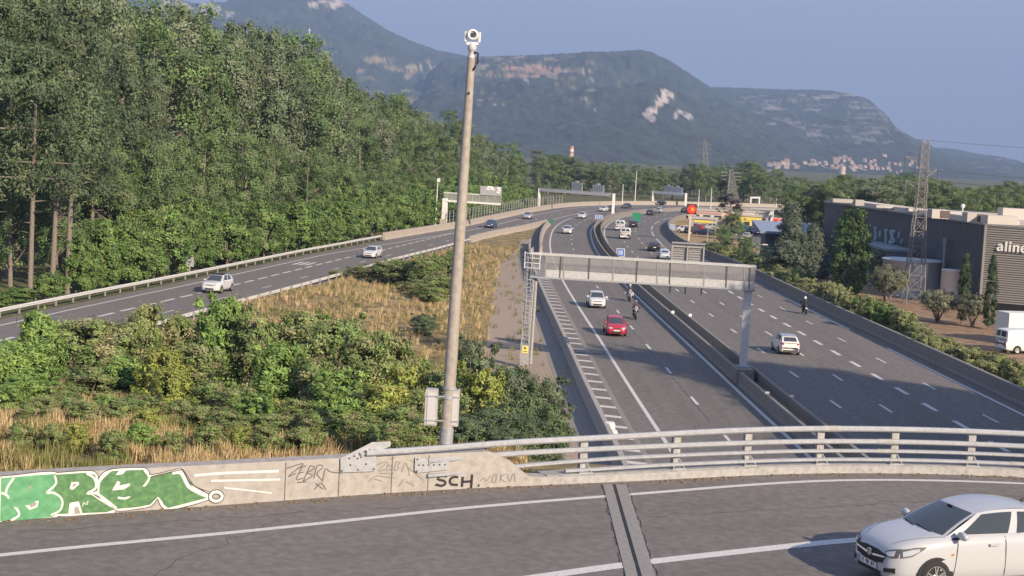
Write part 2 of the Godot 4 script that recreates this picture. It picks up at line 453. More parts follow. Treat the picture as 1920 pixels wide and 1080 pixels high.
func median_prof(w: float, h: float) -> Array:
	return [Vector2(-w * 0.75, 0), Vector2(-w * 0.75, 0.1), Vector2(-w * 0.5, 0.3), Vector2(-w * 0.5, h - 0.03), Vector2(-w * 0.5 + 0.03, h), Vector2(w * 0.5 - 0.03, h), Vector2(w * 0.5, h - 0.03), Vector2(w * 0.5, 0.3), Vector2(w * 0.75, 0.1), Vector2(w * 0.75, 0)]
func make_barriers():
	var st := new_st()
	sweep(st, offset_line(REF, -5.0), median_prof(0.26, 0.92))
	tag(done(st, "concrete_barrier", M.concrete), "concrete median wall beside the oncoming lanes", "barrier")
	st = new_st()
	sweep(st, offset_line(REF, -3.7), median_prof(0.26, 0.92))
	tag(done(st, "concrete_barrier", M.concrete), "concrete median wall beside the outgoing lanes", "barrier")
	st = new_st()
	strip(st, offset_line(REF, -4.8, 0.03), offset_line(REF, -3.9, 0.03))
	setting(st, "median_soil", M.verge)
	st = new_st()
	sweep(st, offset_line(REF, (func(i: int) -> float: return rwall_off(i) + 0.1)), median_prof(0.34, 1.12))
	tag(done(st, "concrete_barrier", M.concrete), "concrete parapet wall in front of the shops and planting", "barrier")
	st = new_st()
	sweep(st, offset_line(REF, -16.0, 0, 0, i_of_z(REF, -246.0)), median_prof(0.3, 0.95))
	tag(done(st, "concrete_barrier", M.parapet), "low concrete wall between hatched margin and gravel path", "barrier")
	st = new_st()
	sweep(st, offset_line(REF, -14.3, 0, i_of_z(REF, -228.0), i_of_z(REF, -312.0)), median_prof(0.4, 1.05))
	tag(done(st, "concrete_barrier", M.concrete_light), "curved concrete wall at the nose where the two roads join", "barrier")
	# left road edges
	st = new_st()
	sweep(st, offset_line(LEFT, (func(i: int) -> float: return lerp(-5.6, -3.7, smoothstep(-220.0, -275.0, LEFT[i].z))), 0, i_of_z(LEFT, -238.0), LEFT.size() - 1), median_prof(0.4, 1.15))
	tag(done(st, "concrete_barrier", M.concrete_light), "pale concrete parapet along the foot of the forest", "barrier")
	st = new_st()
	sweep(st, offset_line(LEFT, (func(i: int) -> float: return lerp(7.2, 8.3, smoothstep(-230.0, -320.0, LEFT[i].z))), 0, i_of_z(LEFT, -246.0), i_of_z(LEFT, -318.0)), median_prof(0.4, 1.05))
	tag(done(st, "concrete_barrier", M.concrete_light), "pale concrete wall between left road and dry grass", "barrier")
	steel_rail("guardrail", "galvanised guardrail in front of the forest trees", offset_line(LEFT, (func(i: int) -> float: return lerp(-6.0, -5.5, smoothstep(-220.0, -245.0, LEFT[i].z))), 0, 0, i_of_z(LEFT, -240.0)), 1, 4.0)
	steel_rail("guardrail", "galvanised guardrail between left road and bushes", offset_line(LEFT, 7.3, 0, 0, i_of_z(LEFT, -248.0)), -1, 4.0)
func steel_rail(called: String, label: String, pts: Array, face: int, _sp: float):
	var t := thing(called, label, "guardrail")
	var st := new_st()
	var f := float(face)
	var prof := []
	for q in [[0.0, 0.43], [0.075, 0.48], [0.075, 0.54], [0.0, 0.58], [0.075, 0.62], [0.075, 0.68], [0.0, 0.74], [-0.012, 0.74], [0.06, 0.68], [0.06, 0.62], [-0.012, 0.58], [0.06, 0.54], [0.06, 0.48], [-0.012, 0.43]]: prof.append(Vector2(q[0] * f + 0.08 * f, q[1]))
	sweep(st, pts, prof)
	done(st, "rail", M.guardrail, t)
	var pst := new_st()
	box(pst, Vector3(0, 0.36, 0), Vector3(0.1, 0.72, 0.12))
	pst.generate_normals()
	var pm := pst.commit()
	for i in range(0, pts.size(), 1 if face < 0 else 1):
		put(pm, "post", M.galv_warm, t, Transform3D(Basis(Vector3.UP, atan2(-side(pts, i).z, side(pts, i).x)), pts[i]))

# ---------- the bridge in front
func kerb_at(x: float) -> int:
	for i in KERB.size():
		if KERB[i].x >= x: return i
	return KERB.size() - 1
func make_bridge():
	var ij := kerb_at(2.59)
	var ie := kerb_at(0.75)
	var st := new_st()
	st = worn_strip(offset_line(KERB, 0.0, 0.0), offset_line(KERB, 13.0, 0.0), 60, [2.6, 4.3, 7.4, 9.0], 72)
	var road := setting(st, "bridge_road", M.asphalt_ramp)
	var lo := func(i: int) -> float: return lerp(2.35, 0.78, smoothstep(-10.0, 9.5, KERB[i].x))
	solid(road, KERB, lo, 0.2, 0, KERB.size() - 1, 0.006)
	var inner := spline([v3(-16, -13.5, DECK), v3(-6, -22.2, DECK), v3(1.63, -27.76, DECK), v3(4.36, -29.46, DECK), v3(7.39, -31.14, DECK), v3(12, -33.0, DECK), v3(18, -33.9, DECK), v3(26, -32.9, DECK)], 0.5)
	solid(road, inner, 0.0, 0.32, 0, inner.size() - 1, 0.006)
	# expansion joint: two pale strips with a dark groove between
	var d := -side(KERB, ij)
	var jx := 2.59
	st = new_st()
	box(st, v3(jx - 0.15, -30.4, DECK + 0.004), Vector3(0.22, 0.02, 9.6)); box(st, v3(jx + 0.16, -30.4, DECK + 0.004), Vector3(0.25, 0.02, 9.6))
	done(st, "joint_strip", noisy([[0.0, .2, .192, .186], [0.5, .26, .25, .242], [1.0, .31, .3, .29]], 0.5, 0.03, 5, 0.9, 41), road)
	st = new_st()
	box(st, v3(jx, -30.4, DECK + 0.006), Vector3(0.055, 0.02, 9.6))
	done(st, "joint_groove", M.black, road)
	for e in [-0.28, 0.31]:
		st = new_st()
		var pz := -35.1
		while pz < -26.0:
			var wob := 0.02 * sin(pz * 5.0 + e * 9.0) + 0.012 * sin(pz * 17.0)
			box(st, v3(jx + e + wob, pz, DECK + 0.005), Vector3(0.009, 0.006, 0.34), Basis(Vector3.UP, 0.05 * sin(pz * 11.0)))
			pz += 0.31
		done(st, "joint_crack", M.black, road)
	tar_line(road, v3(-9.0, -28.4, DECK + 0.003), v3(2.2, -34.2, DECK + 0.003), 0.25, 0.012, 84)
	tar_line(road, v3(3.1, -32.2, DECK + 0.003), v3(12.5, -36.4, DECK + 0.003), 0.35, 0.014, 85)
	tar_line(road, v3(-6.2, -25.6, DECK + 0.003), v3(-3.9, -31.4, DECK + 0.003), 0.3, 0.01, 86)
	# deck body, kerb and sill
	st = new_st()
	sweep(st, offset_line(KERB, 0, 0, ie, KERB.size() - 1), [Vector2(-0.75, -1.2), Vector2(-0.75, 0.17), Vector2(-0.12, 0.2), Vector2(-0.02, 0.17), Vector2(0.0, -0.05), Vector2(13.0, -0.05), Vector2(13.0, -1.2)])
	tag(done(st, "bridge_deck", M.dirty_kerb), "pale concrete bridge deck with kerb under the steel railing", "bridge")
	# parapet wall with graffiti, lowering to the kerb at its end
	var w := thing("parapet_wall", "concrete parapet wall covered with green graffiti and tags", "wall")
	st = new_st()
	var pts := []; var top := []; 
	for i in range(0, ie + 1):
		pts.append(KERB[i])
		var x: float = KERB[i].x
		var h: float = lerp(0.88, 0.82, clamp((x + 9.0) / 8.0, 0, 1))
		top.append(lerp(h, 0.18, smoothstep(-0.25, 0.75, x)))
	for i in pts.size() - 1:
		var s0 := side(KERB, i); var s1 := side(KERB, i + 1)
		var u0 := Vector3(0, top[i], 0); var u1 := Vector3(0, top[i + 1], 0)
		quad(st, pts[i], pts[i] + u0, pts[i + 1] + u1, pts[i + 1])
		quad(st, pts[i] + u0, pts[i] + u0 - s0 * 0.4, pts[i + 1] + u1 - s1 * 0.4, pts[i + 1] + u1)
		quad(st, pts[i] - s0 * 0.4 + u0, pts[i] - s0 * 0.4 - Vector3(0, 1.2, 0), pts[i + 1] - s1 * 0.4 - Vector3(0, 1.2, 0), pts[i + 1] - s1 * 0.4 + u1)
	done(st, "wall", M.parapet, w)
	for jp in [533.0, 634.0, 733.0, 802.0]:
		st = new_st()
		var a := wall_pt(jp, wall_y(jp, 0.0)); var b := wall_pt(jp, wall_y(jp, 0.97))
		bar(st, a, b, 0.016)
		done(st, "joint_line", flat(.13, .12, .11, .9), w)
	graffiti(w)
	# loose dirt at the foot of the wall
	st = new_st()
	rng.seed = 77
	for k in 260:
		var i := rng.randi_range(kerb_at(-10.5), kerb_at(13.0))
		var p: Vector3 = KERB[i] + side(KERB, i) * (0.03 + 0.25 * pow(rng.randf(), 3.0)) + Vector3(rng.randf() * 0.5, 0.012, 0)
		box(st, p, Vector3(rng.randf_range(0.02, 0.09), 0.02, rng.randf_range(0.02, 0.06)), Basis(Vector3.UP, rng.randf() * 3.0))
	var dirt := done(st, "roadside_litter", noisy([[0.0, .12, .08, .05], [1.0, .35, .25, .15]], 0.9, 0.03, 4, 1.0, 42))
	dirt.set_meta("kind", "stuff"); tag(dirt, "dry leaf and grit litter along the kerb foot", "litter")
	make_railing()
func wall_y(px: float, v: float) -> float:   # pixel row at height share v of the wall's face
	var yb := 978.0 - px * 0.0735; var yt := 892.0 - px * 0.0555
	return lerp(yb, yt, v)
func wall_pt(px: float, py: float, proud := 0.004) -> Vector3:
	var yb := wall_y(px, 0.0); var v := (yb - py) / (yb - wall_y(px, 1.0))
	var g := gp(px, yb, DECK)
	var i := kerb_at(g.x)
	var f: float = clamp((g.x - KERB[i - 1].x) / (KERB[i].x - KERB[i - 1].x), 0.0, 1.0)
	var p: Vector3 = KERB[i - 1].lerp(KERB[i], f)
	var h: float = lerp(0.88, 0.82, clamp((p.x + 9.0) / 8.0, 0, 1))
	return p + side(KERB, i) * proud + Vector3(0, h * v, 0)
func paint_poly(w: Node, called: String, m: Material, zpts: Array, proud: float, sc := 3.0, o := Vector2(0, 780)):
	# outlines are given as seen on the wall, then cut into short pieces so that they follow its curve
	var pv := PackedVector2Array()
	for k in zpts.size():
		var a := Vector2(zpts[k][0], zpts[k][1]); var b := Vector2(zpts[(k + 1) % zpts.size()][0], zpts[(k + 1) % zpts.size()][1])
		var n := int(a.distance_to(b) / 30.0) + 1
		for j in n: pv.append(a.lerp(b, float(j) / n))
	var st := new_st()
	poly(st, pv, func(q: Vector2) -> Vector3: return wall_pt(q.x / sc + o.x, q.y / sc + o.y, proud))
	done(st, called, m, w)
func paint_line(w: Node, called: String, m: Material, zpts: Array, width: float, proud: float, sc := 3.0, o := Vector2(0, 780)):
	var st := new_st()
	var c := Curve2D.new()
	for k in zpts.size():
		var p := Vector2(zpts[k][0], zpts[k][1])
		var t := Vector2(zpts[min(k + 1, zpts.size() - 1)][0] - zpts[max(k - 1, 0)][0], zpts[min(k + 1, zpts.size() - 1)][1] - zpts[max(k - 1, 0)][1]) / 7.0
		c.add_point(p, -t, t)
	var n := int(c.get_baked_length() / 14.0) + 2
	var prev := []
	for i in n + 1:
		var p := c.sample_baked(c.get_baked_length() * i / n)
		var q := c.sample_baked(min(c.get_baked_length(), c.get_baked_length() * i / n + 3.0)) - c.sample_baked(max(0.0, c.get_baked_length() * i / n - 3.0))
		var nn := Vector2(-q.y, q.x).normalized() * width * 0.5
		var cur := [wall_pt((p.x + nn.x) / sc + o.x, (p.y + nn.y) / sc + o.y, proud), wall_pt((p.x - nn.x) / sc + o.x, (p.y - nn.y) / sc + o.y, proud)]
		if prev.size(): quad(st, prev[0], cur[0], cur[1], prev[1])
		prev = cur
	done(st, called, m, w)
func graffiti(w: Node):
	var green := noisy([[0.0, .07, .24, .11], [0.5, .1, .32, .16], [1.0, .15, .38, .21]], 0.9, 0.01, 3, 0.6, 51)
	var green2 := noisy([[0.0, .05, .14, .06], [0.5, .08, .2, .085], [1.0, .14, .3, .11]], 1.0, 0.012, 3, 0.6, 52)
	var white := noisy([[0.0, .5, .49, .47], [0.3, .66, .65, .63], [1.0, .74, .73, .71]], 0.8, 0.03, 5, 0.7, 53); var dark := flat(.05, .05, .05, .7); var grey := flat(.3, .28, .26, .8)
	# dark outer outline, then white, then green
	var B := [[0, 345], [70, 340], [300, 325], [305, 420], [350, 480], [330, 540], [290, 570], [90, 590], [60, 590], [0, 590]]
	var R := [[296, 330], [470, 318], [525, 330], [540, 420], [500, 440], [560, 480], [640, 530], [590, 545], [300, 555], [345, 480], [300, 420]]
	var E1 := [[545, 425], [560, 345], [620, 308], [800, 300], [835, 340], [980, 308], [1010, 305], [1080, 400], [1180, 455], [940, 520], [885, 455], [840, 500], [770, 515], [650, 525], [560, 455]]
	for s in [B, R, E1]:
		paint_line(w, "graffiti_outline", dark, s + [s[0]], 27.0, 0.004)
	for s in [B, R, E1]:
		paint_line(w, "graffiti_outline", white, s + [s[0]], 17.0, 0.006)
	paint_poly(w, "graffiti_fill", green, B, 0.008); paint_poly(w, "graffiti_fill", green2, R, 0.008); paint_poly(w, "graffiti_fill", green2, E1, 0.009)
	paint_line(w, "graffiti_stroke", white, [[0, 430], [30, 440], [75, 500], [105, 555], [60, 588]], 13.0, 0.011)
	paint_line(w, "graffiti_stroke", white, [[70, 345], [35, 400], [28, 440]], 12.0, 0.011)
	paint_line(w, "graffiti_stroke", white, [[250, 435], [290, 432], [330, 455], [345, 490], [330, 535], [280, 560]], 11.0, 0.011)
	paint_line(w, "graffiti_stroke", white, [[296, 335], [305, 380], [250, 435]], 11.0, 0.011)
	paint_line(w, "graffiti_stroke", white, [[475, 322], [520, 350], [530, 405], [480, 438], [540, 440], [650, 522]], 13.0, 0.011)
	paint_line(w, "graffiti_stroke", white, [[545, 430], [550, 370], [600, 315]], 10.0, 0.011)
	paint_line(w, "graffiti_stroke", white, [[800, 302], [830, 345], [800, 395], [740, 440], [700, 465], [655, 460]], 12.0, 0.011)
	paint_poly(w, "graffiti_counter", white, [[128, 435], [145, 390], [190, 372], [185, 400], [150, 425]], 0.012)
	paint_poly(w, "graffiti_counter", grey, [[142, 415], [155, 393], [178, 385], [165, 405]], 0.014)
	paint_poly(w, "graffiti_counter", white, [[135, 500], [160, 478], [212, 478], [205, 512], [160, 530]], 0.012)
	paint_poly(w, "graffiti_counter", grey, [[158, 505], [172, 490], [203, 488], [195, 505], [170, 516]], 0.014)
	paint_poly(w, "graffiti_counter", white, [[382, 410], [392, 372], [432, 370], [435, 385], [400, 416]], 0.012)
	paint_poly(w, "graffiti_counter", grey, [[395, 400], [402, 382], [422, 380], [412, 396]], 0.014)
	paint_poly(w, "graffiti_counter", white, [[378, 550], [385, 490], [435, 482], [445, 510], [458, 552]], 0.012)
	paint_poly(w, "graffiti_counter", grey, [[412, 552], [412, 515], [432, 512], [448, 552]], 0.014)
	paint_poly(w, "graffiti_counter", white, [[622, 420], [650, 365], [668, 372], [660, 392], [720, 378], [722, 392], [690, 412]], 0.012)
	paint_poly(w, "graffiti_counter", white, [[640, 332], [655, 308], [700, 303], [680, 325]], 0.012)
	paint_line(w, "graffiti_stroke", white, [[458, 512], [464, 485], [480, 505], [487, 478]], 4.0, 0.012)
	paint_line(w, "graffiti_stroke", white, [[960, 318], [1010, 318], [1060, 400], [1170, 455]], 20.0, 0.012)
	paint_line(w, "graffiti_stroke", dark, [[840, 340], [990, 303], [1018, 303], [1070, 380], [1185, 445]], 6.0, 0.013)
	var ring := []
	for k in 13: ring.append([1212 + 34 * cos(TAU * k / 12.0), 452 + 27 * sin(TAU * k / 12.0)])
	paint_line(w, "graffiti_stroke", dark, ring, 28.0, 0.013)
	paint_line(w, "graffiti_stroke", white, ring, 17.0, 0.015)
	paint_line(w, "graffiti_stroke", white, [[1085, 332], [1250, 318], [1560, 306]], 14.0, 0.008)
	paint_line(w, "graffiti_stroke", white, [[1180, 362], [1400, 358], [1570, 354]], 11.0, 0.008)
	paint_line(w, "graffiti_stroke", white, [[1255, 402], [1400, 418], [1525, 433]], 8.0, 0.008)
	# tags: the words as quick strokes
	for s in [[[1605, 290], [1700, 262], [1612, 338], [1660, 318]], [[1665, 290], [1715, 275]], [[1690, 285], [1660, 355], [1700, 345]], [[1670, 320], [1700, 312]], [[1735, 275], [1700, 365]], [[1735, 275], [1765, 285], [1722, 318], [1755, 330], [1700, 365]], [[1760, 350], [1775, 275], [1812, 280], [1775, 320], [1808, 360]], [[1810, 365], [1822, 290], [1850, 310], [1920, 318]], [[1665, 372], [1720, 368]], [[1765, 415], [1800, 375], [1830, 415]], [[1770, 378], [1815, 412]]]:
		paint_line(w, "tag_stroke", flat(.12, .115, .11, .8), s, 6.0, 0.006)
	var o2 := Vector2(600, 760)
	for s in [[[310, 330], [370, 310], [320, 365], [360, 355]], [[378, 315], [365, 360], [395, 355]], [[372, 335], [398, 330]], [[385, 298], [410, 290]], [[420, 310], [412, 365], [440, 345], [425, 335], [445, 315], [420, 310]], [[455, 370], [470, 315], [490, 350], [500, 395]], [[490, 345], [570, 410]], [[270, 430], [310, 395], [400, 405]], [[300, 410], [350, 425]], [[330, 380], [410, 378]], [[500, 300], [570, 340], [520, 345]], [[440, 455], [470, 410]], [[480, 425], [530, 450]], [[900, 415], [925, 395], [930, 420], [955, 385]], [[965, 420], [970, 380], [990, 380], [985, 420], [965, 420]], [[1010, 420], [1015, 370]], [[1040, 368], [1012, 395], [1045, 420]], [[1050, 370], [1065, 415], [1085, 362], [1095, 415]]]:
		paint_line(w, "tag_stroke", flat(.2, .19, .18, .8), s, 5.0, 0.006, 3.0, o2)
	for s in [[[712, 392], [690, 388], [665, 395], [660, 410], [700, 420], [705, 436], [680, 448], [655, 440]], [[775, 395], [745, 395], [728, 415], [738, 438], [775, 440]], [[800, 392], [798, 452]], [[852, 378], [850, 462]], [[800, 422], [850, 418]], [[648, 440], [656, 446]], [[888, 438], [896, 444]]]:
		paint_line(w, "tag_letter", M.black, s, 14.0, 0.008, 3.0, o2)
func make_railing():
	var t := thing("bridge_railing", "four-rail galvanised steel railing along the bridge edge", "railing")
	# rails follow the kerb; on the left they end on plates bolted to the wall
	var i0 := kerb_at(-3.05); var i1 := KERB.size() - 1
	var tops := [[1.08, 0.13, kerb_at(-3.0)], [0.76, 0.115, kerb_at(-2.05)], [0.52, 0.085, kerb_at(-1.95)], [0.3, 0.085, kerb_at(1.4)]]
	for r in tops:
		var pts := []
		for i in range(r[2], i1 + 1):
			var x: float = KERB[i].x
			var y: float = r[0]
			if r[0] > 1.0: y = lerp(0.93, 1.08, smoothstep(-3.0, 7.0, x))
			elif r[0] > 0.7: y = lerp(0.68, 0.76, smoothstep(-2.0, 3.5, x))
			elif r[0] > 0.5: y = lerp(0.34, 0.52, smoothstep(-2.0, 3.5, x))
			else: y = lerp(0.26, 0.3, smoothstep(1.4, 4.0, x))
			pts.append(KERB[i] - side(KERB, i) * (0.22 if x > 0.9 else lerp(-0.07, 0.22, smoothstep(-2.4, 0.9, x))) + Vector3(0, y, 0))
		var st := new_st()
		var hh: float = r[1] * 0.5
		sweep(st, pts, [Vector2(-0.05, -hh), Vector2(0.03, -hh), Vector2(0.06, -hh * 0.45), Vector2(0.06, hh * 0.45), Vector2(0.03, hh), Vector2(-0.05, hh)])
		done(st, "rail", M.galv, t)
		for k in range(24, pts.size() - 2, 26):   # sleeves where lengths of rail meet
			var sl := new_st()
			sweep(sl, [pts[k], pts[k + 1]], [Vector2(-0.055, -hh - 0.006), Vector2(0.034, -hh - 0.006), Vector2(0.066, -hh * 0.45), Vector2(0.066, hh * 0.45), Vector2(0.034, hh + 0.006), Vector2(-0.055, hh + 0.006)])
			done(sl, "rail_sleeve", M.galv_warm, t)
	for x in [1.62, 3.93, 5.9, 7.52, 9.51, 11.44, 13.2]:
		var i := kerb_at(x)
		var s := side(KERB, i)
		var p: Vector3 = KERB[i] - s * 0.34
		var top: float = lerp(0.93, 1.08, smoothstep(-3.0, 7.0, x)) - 0.07
		var b := Basis(s.cross(Vector3.UP).normalized() * -1.0, Vector3.UP, s)
		var st := new_st()
		bbox(st, p + Vector3(0, (top + 0.25) * 0.5, 0), Vector3(0.19, top - 0.2, 0.12), 0.02, Basis(b.x, b.y, b.z))
		var po := done(st, "post", M.galv_warm, t)
		st = new_st()
		box(st, p + Vector3(0, 0.205, 0) + s * 0.05, Vector3(0.36, 0.035, 0.34), b)
		for e in [-1, 1]:
			tri(st, p + b.x * 0.05 * e + s * 0.07 + Vector3(0, 0.42, 0), p + b.x * 0.16 * e + s * 0.19 + Vector3(0, 0.22, 0), p + b.x * 0.05 * e + s * 0.06 + Vector3(0, 0.22, 0))
			bar(st, p + b.x * 0.07 * e + s * 0.06 + Vector3(0, 0.42, 0), p + b.x * 0.14 * e + s * 0.2 + Vector3(0, 0.23, 0), 0.03)
		done(st, "foot", M.galv, po)
	# end plates on the wall
	var st2 := new_st()
	var f := func(q: Vector2) -> Vector3: return wall_pt(q.x / 3.0 + 600.0, q.y / 3.0 + 760.0, 0.05)
	poly(st2, PackedVector2Array([Vector2(100, 290), Vector2(275, 195), Vector2(380, 190), Vector2(380, 218), Vector2(302, 250), Vector2(302, 365), Vector2(104, 372)]), f)
	var pl := done(st2, "end_plate", M.galv, t)
	var bs := new_st()
	for q in [[112, 362], [202, 356], [290, 350], [158, 328], [246, 322], [150, 290], [178, 276], [206, 262], [234, 250], [262, 240], [290, 240], [196, 290], [216, 282], [238, 272], [258, 260], [212, 270]]:
		var c: Vector3 = f.call(Vector2(q[0], q[1]))
		bs = new_st()
		lathe(bs, [Vector2(0, 0.03), Vector2(0.016, 0.022), Vector2(0.022, 0.0)], 8, Transform3D(Basis(Vector3.RIGHT, PI / 2), c))
		done(bs, "bolt", M.steel_dark, pl)
	st2 = new_st()
	poly(st2, PackedVector2Array([Vector2(522, 280), Vector2(715, 300), Vector2(715, 350), Vector2(540, 372), Vector2(522, 360)]), f)
	pl = done(st2, "end_plate", M.galv, t)
	bs = new_st()
	for q in [[535, 292], [535, 362], [570, 325], [600, 324], [630, 323], [662, 322], [692, 321], [545, 326]]:
		var c: Vector3 = f.call(Vector2(q[0], q[1]))
		bs = new_st()
		lathe(bs, [Vector2(0, 0.03), Vector2(0.016, 0.022), Vector2(0.022, 0.0)], 8, Transform3D(Basis(Vector3.RIGHT, PI / 2), c))
		done(bs, "bolt", M.steel_dark, pl)

# ---------- mountains
var ridges := []
func make_ridge(called: String, prof: Array, d_top: float, d_base: float, seed_: int, rough: float, patches: Array):
	var n := FastNoiseLite.new(); n.seed = seed_; n.frequency = 0.0016; n.fractal_octaves = 6; n.fractal_gain = 0.55
	var n2 := FastNoiseLite.new(); n2.seed = seed_ + 9; n2.frequency = 0.02; n2.fractal_octaves = 3
	var px0: float = prof[0][0]; var px1: float = prof[-1][0]
	var nc := int((px1 - px0) / 2.8); var nr := 112
	var vs := PackedVector3Array(); var cs := PackedColorArray()
	var cols := []
	for i in nc + 1:
		var px: float = lerp(px0, px1, float(i) / nc)
		var k := 0
		while k < prof.size() - 2 and prof[k + 1][0] < px: k += 1
		var py: float = lerp(float(prof[k][1]), float(prof[k + 1][1]), clamp((px - prof[k][0]) / (prof[k + 1][0] - prof[k][0]), 0, 1))
		var top := dp(px, py, d_top)
		var col := []
		for j in nr + 1:
			var t := float(j) / nr
			var dd: float = lerp(d_top, d_base, t)
			var x: float = top.x * lerp(1.0, dd / d_top, 0.75)
			var hgt: float = top.y * (pow(1.0 - t, 1.25)) - 4.0 * t
			var env: float = min(t * 5.0, 1.0) * pow(1.0 - t, 0.6)
			hgt += rough * env * (n.get_noise_2d(x, dd * 0.55) * 1.3) * (0.35 + 0.65 * top.y / 320.0) + n2.get_noise_2d(x, dd * 0.6) * 11.0 * env + n2.get_noise_2d(x * 3.0, dd * 2.0) * 4.0 * env + (n2.get_noise_2d(x * 3.1, dd) * 3.5 if j == 0 else 0.0)
			col.append(Vector3(x, hgt, -dd))
		cols.append(col)
	for i in nc + 1:
		for j in nr + 1:
			var p: Vector3 = cols[i][j]
			vs.append(p)
			var q := to_px(p)
			var m := 0.85 + 0.8 * n2.get_noise_2d(p.x * 1.3, p.z * 0.8) + 0.7 * n2.get_noise_2d(p.x * 4.0, p.z * 3.0) + 0.5 * n.get_noise_2d(p.x * 3, p.z * 3)
			m = max(m, 0.2)
			var c := Color(0.038 * m, 0.056 * m, 0.036 * m)
			for pa in patches:
				var dx: float = (q.x - pa[0]) / pa[2]
				if absf(dx) > 1.3: continue
				var dy: float = (q.y - pa[1]) / pa[3]
				var r := sqrt(dx * dx + dy * dy)
				if r < 1.3:
					var mask := 0.5 * (1.0 - r) + float(pa[7]) * n2.get_noise_2d(p.x * pa[8] * 0.4 + 31.0, p.y * pa[8] * 1.1 + p.z * 0.2)
					if mask > 0.0: c = c.lerp(Color(pa[4], pa[5], pa[6]), clamp(mask * 14.0, 0.0, 0.92))
			cs.append(c)
	var ix := PackedInt32Array()
	for i in nc:
		for j in nr:
			var a := i * (nr + 1) + j
			ix.append_array([a, a + 1, a + nr + 2, a, a + nr + 2, a + nr + 1])
	# back slope
	for i in nc + 1:
		var p: Vector3 = cols[i][0]
		vs.append(Vector3(p.x * 1.25, -5, p.z * 1.25)); cs.append(Color(0.05, 0.072, 0.036))
	for i in nc:
		var a := i * (nr + 1); var b := (nc + 1) * (nr + 1) + i
		ix.append_array([a, a + nr + 1, b, b, a + nr + 1, b + 1])
	var arr := []; arr.resize(Mesh.ARRAY_MAX)
	arr[Mesh.ARRAY_VERTEX] = vs; arr[Mesh.ARRAY_COLOR] = cs; arr[Mesh.ARRAY_INDEX] = ix
	var am := ArrayMesh.new(); am.add_surface_from_arrays(Mesh.PRIMITIVE_TRIANGLES, arr)
	var st := SurfaceTool.new(); st.create_from(am, 0); st.generate_normals()
	var o := MeshInstance3D.new(); o.mesh = st.commit(); o.name = called; add_child(o)
	var m2 := StandardMaterial3D.new(); m2.vertex_color_use_as_albedo = true; m2.roughness = 1.0; o.material_override = m2
	o.set_meta("kind", "structure")
	ridges.append([cols, px0, px1])
func on_ridge(r: int, px: float, py: float) -> Vector3:   # the point of that hillside seen at a pixel
	var cols: Array = ridges[r][0]
	var best := Vector3.ZERO; var bd := 1e9
	for i in range(0, cols.size(), 3):
		if abs(to_px(cols[i][cols[i].size() / 2]).x - px) > 60.0: continue
		for p in cols[i]:
			var d := to_px(p).distance_squared_to(Vector2(px, py))
			if d < bd: bd = d; best = p
	return best
func specks(seed_: int, n: int, x0: float, x1: float, y0: float, y1: float, rx: Vector2, ry: Vector2, cols: Array) -> Array:   # small fields and rock bands of a slope
	var r := RandomNumberGenerator.new(); r.seed = seed_
	var out := []
	for k in n:
		var c: Array = cols[r.randi() % cols.size()]; var t := r.randf_range(0.75, 1.15)
		out.append([r.randf_range(x0, x1), r.randf_range(y0, y1), r.randf_range(rx.x, rx.y), r.randf_range(ry.x, ry.y), c[0] * t, c[1] * t, c[2] * t, 0.45, 3.0])
	return out
